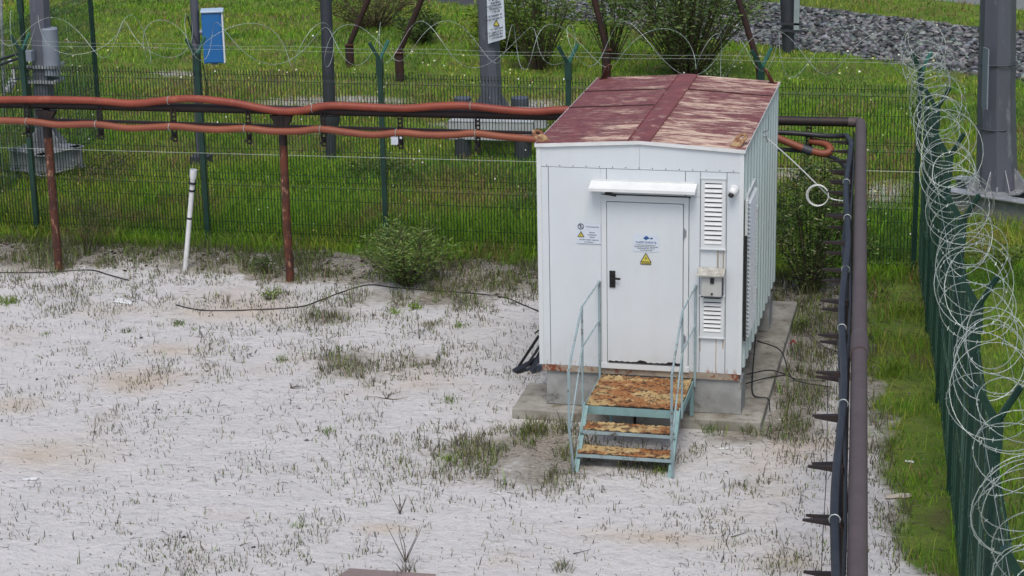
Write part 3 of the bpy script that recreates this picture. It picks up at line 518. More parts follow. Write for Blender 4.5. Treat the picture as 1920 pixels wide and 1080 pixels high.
# screws along the band
mb = MB()
for i in range(15): mb.ball((.1+i*.157, -.012, 3.122), .0065, 6)
for i in range(9): mb.ball((.70+i*.14, -.012, 2.965), .006, 6)
mb.build('screws', 'mastdark', cab)
def siding(x, sgn, name):
    mb = MB(); ys = []; y = .06
    while y < CL-.02:
        for dy, o in ((0, 0), (.19, 0), (.21, .03), (.30, .03), (.32, 0)):
            if y+dy < CL: ys.append((y+dy, o))
        y += .33
    ys = [(.0, 0)]+ys+[(CL, 0)]; v = []; f = []
    for (yy, o) in ys: v += [(x+sgn*o, yy, .645), (x+sgn*o, yy, EZ-.02)]
    for i in range(len(ys)-1): f.append((2*i, 2*i+2, 2*i+3, 2*i+1))
    mb.add(v, f); mb.box(min(x, x-sgn*.02), max(x, x-sgn*.02)-.001*sgn, .005, CL-.005, .65, EZ-.03)
    o = mb.build(name, 'siding', cab); return o
siding(CW+.001, 1, 'side_wall'); siding(-.001, -1, 'side_wall')
mb = MB(); mb.box(.0, CW, CL-.018, CL, .645, EZ-.02); mb.build('back_wall', 'siding', cab)
for x in (0, CW):
    for ya, yb in ((-.014, .03), (CL-.03, CL+.012)): mb = MB(); mb.box(x-.022 if x == 0 else x-.03, x+.03 if x == 0 else x+.022, ya, yb, .645, EZ-.01); mb.build('corner_trim', 'white', cab)
# roof
rf = MB(); ov = .035
for (xa, za, xb, zb) in ((-ov, EZ, CW/2, RZ), (CW/2, RZ, CW+ov, EZ)):
    rf.prism([(xa, -.03, za), (xb, -.03, zb), (xb, CL+.03, zb), (xa, CL+.03, za)], (0, 0, .018))
roof = rf.build('roof', 'roof', cab)
mb = MB()
for (xa, za, xb, zb) in ((-ov, EZ, CW/2, RZ), (CW/2, RZ, CW+ov, EZ)):
    mb.prism([(xa, -.036, za-.022), (xb, -.036, zb-.022), (xb, -.036, zb+.02), (xa, -.036, za+.02)], (0, .005, 0))
mb.box(-ov-.005, -ov, -.03, CL+.03, EZ-.02, EZ+.02); mb.box(CW+ov, CW+ov+.005, -.03, CL+.03, EZ-.02, EZ+.02); sub(mb.build('fascia', 'white2'), roof)
mb = MB()
for (xa, xb) in ((1.07, 1.2), (1.2, 1.33)):
    za, zb = (RZ-.009, RZ) if xa < 1.1 else (RZ, RZ-.009)
    mb.prism([(xa, -.034, za+.02), (xb, -.034, zb+.02), (xb, CL+.034, zb+.02), (xa, CL+.034, za+.02)], (0, 0, .007))
mb.bar((1.07, -.03, RZ+.018), (1.07, CL+.03, RZ+.018), .01, .022); mb.bar((1.33, -.03, RZ+.018), (1.33, CL+.03, RZ+.018), .01, .022); sub(mb.build('ridge_cap', 'roofcap'), roof)
mb = MB()
for yy in (2.06, 3.1): 
    mb = MB(); mb.bar((-ov, yy, EZ+.022), (1.065, yy, RZ+.014), .022, .012); sub(mb.build('roof_seam', 'rustdark'), roof)
for yy in (3.1,): mb = MB(); mb.bar((1.335, yy, RZ+.014), (CW+ov, yy, EZ+.022), .022, .012); sub(mb.build('roof_seam', 'rustdark'), roof)
def lug(x, y, ang, lean, mat, k=1.45):
    n = 20; out = []; inn = []
    for i in range(n):
        t = 2*math.pi*i/n; cx = math.cos(t)*.045; cz = math.sin(t)*.045
        out.append((cx*1.1, (cz+.12) if math.sin(t) > 0 else (0 if abs(math.sin(t)) > .3 else .02))); inn.append((math.cos(t)*.02, .115+math.sin(t)*.022))
    v = []; R3 = Matrix.Rotation(ang, 3, 'Z') @ Matrix.Rotation(lean, 3, 'X')
    for yy in (-.006, .006):
        for p in out+inn: q = R3 @ Vector((p[0]*k, yy, p[1]*k)); v.append((x+q[0], y+q[1], EZ+.02+q[2]))
    f = []
    for i in range(n):
        j = (i+1) % n; f += [(i, j, n+j, n+i), (2*n+i, 3*n+i, 3*n+j, 2*n+j), (i, 2*n+i, 2*n+j, j), (n+i, n+j, 3*n+j, 3*n+i)]
    mb = MB(); mb.add(v, f); mb.box(x-.06, x+.06, y-.04, y+.04, EZ+.018, EZ+.032); sub(mb.build('lifting_lug', mat), roof)
M['lug'] = pm('worn_lug', (.42, .30, .16), (.2, .08, .04), .8, .1, 14, .4, .55, .3)
lug(.05, .10, math.radians(40), -1.15, 'lug'); lug(CW-.10, .12, math.radians(-25), -1.05, 'lug'); lug(.06, CL-.08, math.radians(60), .5, 'rusty'); lug(CW-.05, CL-.1, math.radians(-60), .5, 'rusty')
# base skid
mb = MB(); mb.box(.01, 2.39, -.004, .1, .565, .642); mb.box(.01, .11, .1, CL, .565, .642); mb.box(2.29, 2.39, .1, CL, .565, .642); mb.box(.11, 2.29, CL-.1, CL, .565, .642); 
def skidmat():
    m = bpy.data.materials.new('rusty_cream_frame'); t, p = nodes(m); p.inputs['Roughness'].default_value = .8; tc = t.nodes.new('ShaderNodeTexCoord'); sx = t.nodes.new('ShaderNodeSeparateXYZ'); lk(t, tc.outputs['Object'], sx.inputs[0])
    e = math_(t, 'MAXIMUM', ramp(t, sx.outputs[0], .55, .1), ramp(t, sx.outputs[0], 1.95, 2.3)); f = ramp(t, math_(t, 'ADD', noise(t, 9, 6, .7), math_(t, 'MULTIPLY', e, .13)), .58, .66)
    lk(t, mix(t, f, mix(t, ramp(t, noise(t, 6), .4, .6), (.42, .36, .27), (.30, .25, .2)), (.20, .055, .025)), p.inputs['Base Color']); return m
mb.build('base_frame', skidmat(), cab)
# canopy
mb = MB(); mb.prism([(.63, -.01, 2.945), (.63, -.20, 2.892), (.63, -.20, 2.905), (.63, -.01, 2.957)], (1.25, 0, 0)); mb.prism([(.63, -.20, 2.872), (.63, -.205, 2.872), (.63, -.205, 2.907), (.63, -.20, 2.907)], (1.25, 0, 0))
for xx in (.63, 1.874): mb.prism([(xx, -.01, 2.94), (xx, -.2, 2.892), (xx, -.2, 2.872), (xx, -.01, 2.85)], (.006, 0, 0))
mb.box(.67, 1.84, -.02, -.01, 2.93, 2.975); mb.build('canopy', 'white2', cab)
# door frame, door
mb = MB(); mb.box(.75, .812, -.028, -.004, .672, 2.79); mb.box(1.728, 1.785, -.028, -.004, .672, 2.79); mb.box(.812, 1.728, -.028, -.004, 2.715, 2.79); mb.box(.74, 1.80, -.034, -.004, .645, .712); mb.build('door_frame', 'white', cab, bevel=.002)
mb = MB(); mb.box(.819, 1.721, -.036, -.012, .722, 2.708); door = mb.build('door', 'front', cab, bevel=.003)
mb = MB(); mb.box(.812, 1.728, -.0115, -.008, .712, 2.715); sub(mb.build('door_gasket', 'black'), door)
mb = MB(); mb.box(.848, .918, -.048, -.0365, 1.665, 1.87); mb.cyl((.88, -.048, 1.79), (.88, -.085, 1.79), .012); mb.bar((.87, -.085, 1.79), (.985, -.085, 1.785), .018, .022); mb.cyl((.882, -.048, 1.71), (.882, -.054, 1.71), .014); sub(mb.build('handle', 'black', None, True), door)
# weathered black rubber edge at the door foot
mb = MB(); xs = np.linspace(.83, 1.71, 60); top = [.742+.045*max(0, fbm(np.array(x*5.), np.array(3.), 5)-.42)*2+.004*math.sin(x*90) for x in xs]
for i in range(59): mb.prism([(xs[i], -.041, .728), (xs[i+1], -.041, .728), (xs[i+1], -.041, float(top[i+1])), (xs[i], -.041, float(top[i]))], (0, .004, 0))
sub(mb.build('torn_door_seal', 'black'), door)
for z in (2.3, 1.0):
    mb = MB(); mb.cyl((1.735, -.04, z), (1.735, -.04, z+.12), .009); mb.box(1.727, 1.76, -.036, -.0285, z+.02, z+.1); sub(mb.build('hinge', 'galv', None, True), door)
mb = MB(); mb.prism([(.80, -.06, 2.80), (.93, -.045, 2.775), (.93, -.045, 2.80)], (0, .03, 0)); mb.bar((.79, -.05, 2.80), (.90, -.05, 2.805), .015, .012); mb.box(.80, .88, -.045, -.029, 2.795, 2.825); mb.build('door_closer', 'black', cab)
mb = MB(); mb.bar((.9, -.035, 2.80), (1.80, -.035, 2.795), .007, .007); mb.ball((1.80, -.036, 2.795), .012, 8); mb.build('rod', 'mastdark', cab)
# louvred vents
def louvre(x0, x1, z0, z1, ix0, ix1, iz0, iz1, ns, name='vent'):
    mb = MB(); mb.box(x0, ix0, -.030, -.0145, z0, z1); mb.box(ix1, x1, -.030, -.0145, z0, z1); mb.box(ix0, ix1, -.030, -.0145, z0, iz0); mb.box(ix0, ix1, -.030, -.0145, iz1, z1); mb.box(x0-.008, x1+.008, -.040, -.0145, z1, z1+.016); mb.box(x0-.008, x1+.008, -.040, -.0145, z0-.014, z0); o = mb.build(name, 'white', cab)
    m = MB(); m.box(ix0, ix1, -.0145, -.0125, iz0, iz1); sub(m.build('vent_opening', 'dark'), o)
    m = MB(); h = (iz1-iz0)/ns
    for i in range(ns):
        z = iz0+h*i; m.prism([(ix0, -.040, z+.004), (ix0, -.024, z+h-.014), (ix0, -.021, z+h-.014), (ix0, -.037, z+.004)], (ix1-ix0, 0, 0))
    sub(m.build('slats', 'white2'), o)
louvre(1.932, 2.212, 2.19, 3.025, 1.972, 2.172, 2.245, 2.975, 13); louvre(1.925, 2.21, 1.10, 1.60, 1.972, 2.172, 1.17, 1.59, 8)
# side vent door
mb = MB(); X0 = CW+.018
mb.box(X0, X0+.03, .20, .25, .98, 2.72); mb.box(X0, X0+.03, 1.02, 1.06, .98, 2.78); mb.box(X0, X0+.03, .25, 1.02, .98, 1.03); mb.box(X0, X0+.03, .25, 1.02, 2.72, 2.78); sv = mb.build('side_vent', 'white2', cab)
mb = MB()
for i in range(34): 
    z = 1.035+i*.0495; mb.prism([(X0+.055, .25, z), (X0+.015, .25, z+.030), (X0+.011, .25, z+.026), (X0+.05, .25, z-.003)], (0, .77, 0))
sub(mb.build('slats', 'white2'), sv); mb = MB(); mb.box(X0-.012, X0-.001, .25, 1.02, 1.03, 2.72); mb.box(X0, X0+.03, .185, .195, 1.0, 2.3); sub(mb.build('vent_opening', 'dark'), sv)
mb = MB()
for z in (2.28, 1.25): mb.box(X0+.03, X0+.06, 1.03, 1.1, z, z+.16)
sub(mb.build('hinge', 'white2'), sv)
mb = MB(); mb.box(X0, X0+.006, 2.66, 2.78, 3.0, 3.2); mb.build('slot', 'dark', cab)
mb = MB(); mb.tube([(X0, 2.0, 3.08), (X0+.05, 2.0, 3.10), (X0+.07, 2.0, 3.02)], .012, 6); mb.tube([(X0, 2.1, 3.12), (X0+.06, 2.1, 3.15)], .01, 6); mb.build('cable_bracket', 'galv', cab)
# junction box with hood
jb = MB(); jb.box(1.952, 2.192, -.11, -.016, 1.625, 1.885); j = jb.build('junction_box', pm('box_pale_grey', (.50, .52, .51), (.42, .44, .42), .5), cab, bevel=.004)
mb = MB(); mb.prism([(1.90, -.015, 1.955), (1.90, -.16, 1.90), (1.90, -.16, 1.885), (1.90, -.015, 1.94)], (.32, 0, 0)); sub(mb.build('hood', pm('worn_hood', (.50, .50, .46), (.28, .27, .24), .8, 0, 12)), j)
mb = MB(); mb.box(2.055, 2.10, -.125, -.11, 1.79, 1.855); sub(mb.build('socket', 'black'), j); mb = MB(); mb.cyl((2.075, -.118, 1.66), (2.075, -.108, 1.66), .014); sub(mb.build('lock', 'mastdark'), j)
mb = MB(); mb.box(1.945, 2.2, -.118, -.104, 1.618, 1.63); mb.box(2.192, 2.2, -.118, -.016, 1.63, 1.89); sub(mb.build('rim', 'mastdark'), j)
mb = MB(); mb.tube([(2.13, -.02, 2.17), (2.13, -.02, 1.96)], .008, 6); mb.tube([(2.195, -.02, 2.17), (2.195, -.02, 1.95)], .006, 6); mb.build('drip_tube', pm('tan_tube', (.36, .30, .2), (.28, .22, .15)), cab)
# signs
def plate(name, x0, x1, z0, z1, par, y=-.0385, mat='signwhite'):
    return sub(MB().box(x0, x1, y-.002, y, z0, z1).build(name, mat), par)
def tri(mb, cx, z, w_, h, y, d=.0012): mb.prism([(cx-w_/2, y, z), (cx+w_/2, y, z), (cx, y, z+h)], (0, d, 0))
s1 = plate('company_sign', 1.135, 1.435, 2.12, 2.33, door); Y1 = -.0412
txt = MB(); txt.prism([(1.25, Y1, 2.285), (1.283, Y1, 2.262), (1.33, Y1, 2.285), (1.29, Y1, 2.318)], (0, .0006, 0)); txt.box(1.335, 1.365, Y1, Y1+.0006, 2.275, 2.295); sub(txt.build('emblem', 'inkblue'), s1)
for s_, z, sz, mm in (('ЭНЕРГОНЕФТЬ', 2.222, .034, 'inkblue'), ('Энергетика и безопасность', 2.197, .017, 'ink'), ('Трансформаторная подстанция', 2.176, .0185, 'ink'), ('обслуживающий участок', 2.155, .017, 'ink'), ('Телефон диспетчера', 2.134, .015, 'ink')): sub(text('lettering', s_, sz, 1.285, Y1, z, mm, door), s1)
# warning triangle on door
w1 = MB(); tri(w1, 1.283, 1.995, .125, .11, -.040); w1.box(1.222, 1.344, -.040, -.0388, 1.965, 1.996); ws = sub(w1.build('warning_sign', 'yellow'), door); ws['label'] = 'yellow warning triangle under the company sign'
m = MB(); Y2 = -.0412
for a, b in (((1.222, 1.997), (1.344, 1.997)), ((1.344, 1.997), (1.283, 2.103)), ((1.283, 2.103), (1.222, 1.997)), ((1.224, 1.967), (1.342, 1.967)), ((1.223, 1.966), (1.223, 1.997)), ((1.343, 1.966), (1.343, 1.997))): m.bar((a[0], Y2, a[1]), (b[0], Y2, b[1]), .008, .0015, (0, 1, 0))
m.prism([(1.288, Y2, 2.07), (1.272, Y2, 2.035), (1.284, Y2, 2.038), (1.279, Y2, 2.008), (1.297, Y2, 2.045), (1.285, Y2, 2.043)], (0, .0006, 0)); m.box(1.235, 1.33, Y2, Y2+.0006, 1.977, 1.984); sub(m.build('warning_mark', 'ink'), ws)
# notice left of the door
no = MB().box(.455, .742, -.0165, -.0140, 2.185, 2.43).build('notice', 'signwhite', cab); no['label'] = 'pale notice plate with a prohibition ring and a warning triangle'; Y3 = -.0178
m = MB(); P = [(.502+.033*math.cos(t*math.pi/10), Y3, 2.392+.033*math.sin(t*math.pi/10)) for t in range(21)]; m.tube(P, .0045, 5, False); m.bar((.482, Y3, 2.412), (.522, Y3, 2.372), .007, .0015, (0, 1, 0)); m.prism([(.498, Y3, 2.415), (.51, Y3, 2.415), (.505, Y3, 2.37), (.496, Y3, 2.37)], (0, .0006, 0)); sub(m.build('prohibition_mark', 'ink'), no)
m = MB(); tri(m, .503, 2.266, .075, .065, Y3); sub(m.build('triangle', 'yellow'), no)
m = MB()
for a, b in (((.465, 2.265), (.541, 2.265)), ((.541, 2.265), (.503, 2.332)), ((.503, 2.332), (.465, 2.265))): m.bar((a[0], Y3-.001, a[1]), (b[0], Y3-.001, b[1]), .007, .0015, (0, 1, 0))
m.bar((.506, Y3-.001, 2.31), (.5, Y3-.001, 2.275), .006, .0015, (0, 1, 0)); sub(m.build('triangle_outline', 'ink'), no)
for s_, x, z, sz in (('Посторонним вход', .638, 2.386, .017), ('Высокое', .638, 2.318, .016), ('напряжение', .638, 2.288, .018), ('опасно', .638, 2.26, .018), ('ТРАНСФ. ПОДСТ. «Юность»', .60, 2.225, .0175), ('тел. дежурного', .60, 2.2, .015)): sub(text('lettering', s_, sz, x, Y3, z, 'ink', cab), no)
# dome camera on the front wall
dc = thing('security_camera', 'small white ball security camera on the cabin front near the right corner', 'security camera', (2.31, -.01, 2.90))
mb = MB(); mb.cyl((2.31, -.009, 2.905), (2.31, -.04, 2.905), .055, .05, 18); mb.build('mount', 'white2', dc, True); mb = MB(); mb.ball((2.305, -.075, 2.893), .054, 18); mb.build('ball_housing', 'plastic', dc, True)
mb = MB(); mb.cyl((2.290, -.108, 2.868), (2.281, -.128, 2.853), .034, .031, 16); mb.build('lens', 'black', dc, True)
# ---------------------------------------------------------------- foundation
def block(name, label, cat, b, mat='concrete', group=None, bev=.008, rz=0):
    cx, cy = (b[0]+b[1])/2, (b[2]+b[3])/2; mb = MB(); mb.box(b[0]-cx, b[1]-cx, b[2]-cy, b[3]-cy, 0, b[5]-b[4]); o = mb.build(name, mat, bevel=bev); o.location = (cx, cy, b[4]); o.rotation_euler.z = rz; return tag(o, label, cat, group)
block('foundation_block', 'grey concrete block under the front wall of the cabin', 'block', (.05, 2.42, .03, .45, .125, .563), group='blocks carrying the cabin')
block('foundation_block', 'grey concrete block under the rear of the cabin', 'block', (.05, 2.42, 3.3, 3.75, .125, .563), group='blocks carrying the cabin')
block('concrete_slab', 'concrete slab at the front left corner below the cabin', 'slab', (-.33, 1.16, -.22, .76, -.05, .12), 'concrete2', 'concrete slabs under the cabin')
block('concrete_slab', 'narrower concrete slab along the left rear below the cabin', 'slab', (-.16, 1.14, .80, 4.4, -.05, .122), 'concrete', 'concrete slabs under the cabin')
block('concrete_slab', 'long concrete slab reaching along the right side of the cabin', 'slab', (1.19, 2.68, -.20, 4.72, -.05, .124), 'concrete2', 'concrete slabs under the cabin')
bl = MB(); bl.prism([(0, 0, 0), (.9, .02, 0), (1.0, -.5, 0), (.1, -.55, 0), (-.06, -.2, 0)], (0, 0, .09)); q = onz(655, 1072); bo = bl.build('broken_slab', pm('reddish_concrete', (.24, .185, .18), (.2, .16, .155), .9, 0, 6, c=(.16, .1, .09)), bevel=.012); bo.location = (q[0], q[1], -.045); tag(bo, 'reddish broken slab half buried at the bottom edge', 'slab')
# ---------------------------------------------------------------- stairs
st = thing('metal_stairs', 'pale teal metal stairs with rusty mud caked treads and thin handrails', 'stairs', (1.29, -.9, 0))
XL, XR = .74, 1.85; PZ = .55
def mat_tread(x0, x1, y0, y1, z, name, amp=.02):
    nx_ = int((x1-x0)/.0125); ny_ = int((y1-y0)/.0125); xs = np.linspace(x0, x1, nx_+1); ys = np.linspace(y0, y1, ny_+1); XX, YY = np.meshgrid(xs, ys)
    wv = np.abs(np.sin(XX*math.pi/.058+np.floor(YY/.04)*1.6))*.55+np.abs(np.sin(YY*math.pi/.042))*.55
    ZZ = z+amp*(wv*1.1+1.8*(fbm(XX*22, YY*22, 7)-.5)+.8*(fbm(XX*8, YY*8, 17)-.5)); rag = (fbm(XX*30, YY*30, 27)-.5)*.02
    V = np.stack([XX+rag, YY+rag, ZZ], 2).reshape(-1, 3); m_ = nx_+1; I = (np.arange(ny_)[:, None]*m_+np.arange(nx_)[None]).ravel(); hole = (wv.reshape(ny_+1, m_)[:-1, :-1].ravel() < .16) & (rng.random(nx_*ny_) < .8)
    I = I[~hole]; F = np.stack([I, I+1, I+m_+1, I+m_], 1)
    C = np.array([(.38, .275, .13)])*(.75+.6*fbm(XX*40, YY*40, 3)).reshape(-1, 1); rf_ = np.clip((fbm(XX*4.5, YY*6, 13)-.44)*7, 0, 1).reshape(-1, 1)*(.5+.5*rng.random((C.shape[0], 1))); C = C*(1-rf_)+np.array([(.24, .075, .02)])*rf_
    gp = np.clip((vn(XX*17, YY*34, 19)-.56)*9, 0, 1).reshape(-1, 1)*np.clip((1.15-wv)*3, .2, 1).reshape(-1, 1); C = C*(1-gp*.9)+np.array([(.05, .022, .012)])*gp*.9
    o = npmesh(name, V, F, 'mud', C, st, 4, False)
    md = o.modifiers.new('thick', 'SOLIDIFY'); md.thickness = .014; md.offset = -1; return o
mat_tread(XL+.01, XR-.01, -1.09, -.06, PZ+.0, 'platform'); mat_tread(XL+.04, XR-.04, -1.42, -1.17, .37, 'tread', .018); mat_tread(XL+.02, XR-.04, -1.66, -1.42, .175, 'tread', .018)
mb = MB(); mb.box(XL-.01, XR+.01, -1.105, -1.095, PZ-.10, PZ-.005); mb.box(XL-.01, XL, -1.095, -.05, PZ-.10, PZ+.0); mb.box(XR, XR+.01, -1.095, -.05, PZ-.10, PZ+.0); mb.box(XL, XR, -.06, -.05, PZ-.1, PZ); mb.box(XL, XR, -1.095, -1.05, PZ-.1, PZ-.094); mb.build('platform_frame', 'teal', st)
mb = MB()
for x in (XL+.005, XR-.005):
    mb.bar((x, -.09, 0), (x, -.09, PZ-.1), .045, .045)
mb.bar((XL+.2, -.5, .05), (XL+.2, -.5, PZ-.1), .03, .03); mb.build('leg', 'teal', st)
for x, s in ((XL, -1), (XR, 1)): mb = MB(); mb.bar((x-s*.0, -1.76, -.02), (x, -1.10, PZ+.02), .012, .075, (0, 1, 0)); mb.bar((x-s*.022, -1.79, -.02), (x-s*.022, -1.13, PZ+.01), .05, .010, (0, 1, .9)); mb.build('stringer', 'teal', st)
for yy, z in ((-1.425, .355), (-1.665, .16)): mb = MB(); mb.box(XL+.006, XR-.006, yy-.012, yy-.004, z-.025, z+.012); mb.box(XL+.006, XR-.006, yy-.004, yy+.03, z-.025, z-.019); mb.build('tread_edge', 'railpaint', st)
for x in (.72, 1.872):
    mb = MB(); s = .0125; zt = 1.72
    pts = [(x, -.02, zt), (x, -1.12, zt+.03), (x, -1.93, 1.27), (x, -1.95, .6), (x, -1.85, 0)]
    mb.tube([pts[0], pts[1], pts[2]], s*1.0, 6); mb.tube([pts[2], pts[3], (x+(.02 if x < 1 else -.0), -1.80, .02)], s*1.3, 6); mb.bar((x, -.02, .47), (x, -.02, zt), .026, .026); mb.bar((x, -1.12, .47), (x, -1.12, zt+.03), .022, .022)
    mb.tube([(x, -.02, 1.24), (x, -1.12, 1.26)], s*.9, 6); mb.tube([(x, -1.12, 1.26), (x, -1.86, .55)], s*.9, 6); mb.ball((x, -.02, zt+.0), .02, 8); mb.build('handrail', 'railpaint', st, True)
# ---------------------------------------------------------------- pipe rack
rack = thing('pipe_rack', 'long brown grey steel pipe on posts, turning toward the camera at an elbow', 'pipe rack', (-4.92, 5.0, 0))
def pxx(y): return 3.47-.057*(y-5.03)
PYL = 5.06; mb = MB(); mb.tube([(-15, PYL, 2.545), (-4, PYL, 2.60), (2.0, PYL, 2.64), (3.33, PYL, 2.65)], .066, 18); mb.build('horizontal_pipe', 'blacksteel', rack, True)
mb = MB(); mb.tube([(3.30, PYL, 2.65), (3.42, PYL-.005, 2.65), (3.465, PYL-.06, 2.65), (pxx(4.85), 4.85, 2.65)], .07, 18); mb.tube([(pxx(4.86), 4.86, 2.65), (pxx(-4.72), -4.72, 2.65)], .073, 20); mb.tube([(pxx(-4.9), -4.9, 2.645), (pxx(-13), -13, 2.64)], .073, 20); mb.build('long_pipe', 'pipe', rack, True)
mb = MB(); mb.tube([(pxx(-4.45), -4.45, 2.65), (pxx(-4.55), -4.55, 2.65), (pxx(-4.62), -4.62, 2.65), (pxx(-5.02), -5.02, 2.645)], [.074, .083, .088, .088], 20); mb.build('coupling', 'pipe', rack, True)
def postat(x, y, top, mat='rusty', r=.062):
    o = MB().tube([(x, y, -.1), (x-.01, y, .9), (x, y, 2.2)], r, 16).build('support_post', mat, rack, True)
    m = MB(); m.cyl((x, y, 2.08), (x, y, top-.05), r*1.03, n=16)
    for s in (-1, 1): m.prism([(x+s*r*.9, y-.05, 2.30), (x+s*.17, y-.05, top-.065), (x, y-.05, top-.065), (x, y-.05, 2.30)], (0, .1, 0))
    sub(m.build('saddle', 'blacksteel', None), o)
postat(-8.66, 5.02, 2.56); postat(-4.92, 5.02, 2.59); postat(1.2, 5.02, 2.62)
for y in (2.6, -2.4, -7.4): 
    x = pxx(y); o = MB().tube([(x, y, -.1), (x, y, 2.58)], .055, 14).build('support_post', 'rusty', rack, True)
def hanger(x, y, z0, z1, along, name='hanger'):      # perforated strap: two strips and rungs
    m = MB(); a = np.array([along[0], along[1], 0.])*.03
    for s in (-1, 1): m.bar(np.array([x, y, z0])+a*s, np.array([x, y, z1])+a*s, .022, .012)
    z = z0
    while z < z1: m.bar(np.array([x, y, z])-a, np.array([x, y, z])+a, .012, .026); z += .062
    m.build(name, 'blacksteel', rack)
for px in (50, 187, 325, 465, 605, 750, 895): X_ = ony(px, 215, 4.96)[0]; hanger(X_, 4.96, 2.10, 2.58, (1, 0)); MB().bar((X_, 5.0, 2.19), (X_, 4.78, 2.17), .045, .03, w2=.03, h2=.012).build('bracket', 'blacksteel', rack)
hanger(ony(1517, 240, 4.96)[0], 4.96, 2.2, 2.6, (1, 0))
MB().bar((-15, 4.985, 2.345), (.6, 4.985, 2.385), .05, .04).build('lower_rail', 'blacksteel', rack)
HY = [4.3-1.12*k for k in range(14)]
HY = [3.36, 2.25, 1.13, .0, -1.12, -2.2, -3.31, -4.42, -5.51, -6.61, -7.78, -8.85, -9.95]
for i, y in enumerate(HY+[3.9, 2.8, 1.7]):
    x = pxx(y)-.105; up = i < len(HY)
    if up: hanger(x, y, 2.12, 2.60, (0, 1))
    for z in (2.62, 2.19):
        m = MB(); m.bar((x-.01, y, z), (x-.27-random.uniform(0, .03), y+.02, z+random.uniform(-.015, .012)), .06, .055, w2=.024, h2=.014); m.build('bracket', 'blacksteel', rack)
m = MB(); m.bar((pxx(4.9)-.095, 4.9, 2.52), (pxx(-12)-.095, -12, 2.52), .03, .07); m.bar((pxx(4.9)-.13, 4.9, 2.2), (pxx(-12)-.13, -12, 2.2), .04, .05); m.build('side_rail', 'blacksteel', rack)
# conduits
def corr(pts, r, step=.02, n=12):
    P = resample(smooth_path(pts, 8), step); rr = [r if i % 2 else r*.93 for i in range(len(P))]; return MB().tube(P, rr, n)
def ties(par, pts, r, mat='galvwire'):
    for q in pts: 
        P = [(q[0]+.004*math.sin(3*t), q[1]+math.cos(t*.5236)*(r+.004), q[2]+math.sin(t*.5236)*(r+.004)) for t in range(13)]; m = MB().tube(P, .0055, 4, False); sub(m.build('tie', mat), par)
def path(px, Y): return [ony(a, b, Y) for a, b in px]
up = [(-80, 188), (0, 187), (100, 187), (180, 189), (250, 194), (310, 188), (350, 185), (390, 187), (440, 193), (480, 201), (520, 208), (560, 208), (600, 200), (630, 198), (700, 201), (760, 203), (820, 199), (870, 198), (920, 203), (960, 207), (1010, 209), (1060, 206)]
P = path(up, 4.93); P += [(.2, 4.95, 2.72), (1.5, 4.98, 2.70)]
o = corr(P, .058).build('conduit', 'conduit', None, True); c1 = tag(o, 'upper red corrugated conduit sagging along the top of the pipe rack', 'conduit', 'red conduits on the pipe rack')
ties(c1, [ony(316, 188, 4.93), ony(586, 203, 4.93), ony(883, 198, 4.93)], .058)
lo = [(-80, 226), (0, 226), (60, 228), (110, 234), (180, 233), (240, 240), (300, 238), (330, 237), (400, 243), (460, 241), (510, 246), (560, 246), (600, 242), (650, 248), (700, 253), (750, 249), (800, 253), (850, 253), (890, 250), (940, 256), (1000, 261)]
P = path(lo, 4.86); P += [(.1, 4.87, 2.23), (1.3, 4.87, 2.25), ony(1400, 240, 4.85), ony(1455, 258, 4.84), ony(1490, 272, 4.82), ony(1520, 283, 4.80), ony(1545, 288, 4.78), ony(1557, 282, 4.82), ony(1548, 270, 4.92), ony(1518, 264, 4.98)]
c2 = tag(corr(P, .054).build('conduit', 'conduit2', None, True), 'lower orange red conduit ending in a loop beside the pipe elbow', 'conduit', 'red conduits on the pipe rack')
ties(c2, [ony(x, y, 4.86) for x, y in ((50, 228), (180, 233), (318, 238), (459, 241), (601, 242), (743, 249), (892, 250))], .054)
sub(MB().tube([ony(1505, 278, 4.81), ony(1523, 284.5, 4.797)], .060, 14).build('dark_sleeve', 'mastdark', None, True), c2)
# dark cables on the right run
def rc(y, off, z): return (pxx(y)-off, y, z)
P = [(1.6, 4.95, 2.50), (2.5, 4.93, 2.50), (3.0, 4.90, 2.48), (3.27, 4.75, 2.52), rc(4.3, .19, 2.62)]+[rc(y, .150+.022*math.sin(y*1.3), 2.665+.012*math.sin(y*2.2)) for y in np.arange(3.6, -13, -.5)]
c = tag(corr(P, .036, .025, 10).build('dark_conduit', 'hose', None, True), 'dark grey corrugated conduit lying on the upper brackets left of the long pipe', 'conduit', 'dark conduits beside the long pipe')
for y in (1.5, -.2, -2.3, -4.3, -6.4, -8.9): q = np.array(rc(y, .150+.022*math.sin(y*1.3), 2.665)); sub(MB().tube([q+[.041*math.cos(t*.5236), 0, .041*math.sin(t*.5236)] for t in range(13)], .005, 4, False).build('tie', 'galvwire'), c)
P = [(1.6, 4.88, 2.28), (2.6, 4.86, 2.27), (3.05, 4.8, 2.22), (3.25, 4.5, 2.2)]+[rc(y, .16+.015*math.sin(y*1.7+1), 2.24) for y in np.arange(3.9, -13, -.5)]
tag(corr(P, .03, .025, 8).build('dark_conduit', 'hose', None, True), 'thinner dark conduit on the lower brackets beneath the first one', 'conduit', 'dark conduits beside the long pipe')
P = [rc(y, .10+.01*math.sin(y*1.1+2), 2.62+.01*math.sin(y)) for y in np.arange(3.6, -13, -.6)]; tag(MB().tube(smooth_path(P, 4), .016, 6).build('cable', 'black', None, True), 'thin black cable tucked between the pipe and the dark conduit', 'cable')
P = [onz(1552, 690, 2.2), onz(1551, 800, 2.0), onz(1549, 900, 1.9), onz(1543, 1000, 1.85), onz(1540, 1090, 1.8)]; tag(MB().tube(smooth_path(P, 4), .004, 5).build('hanging_wire', 'black'), 'very thin black wire hanging below the bracket tips beside the conduit', 'wire')
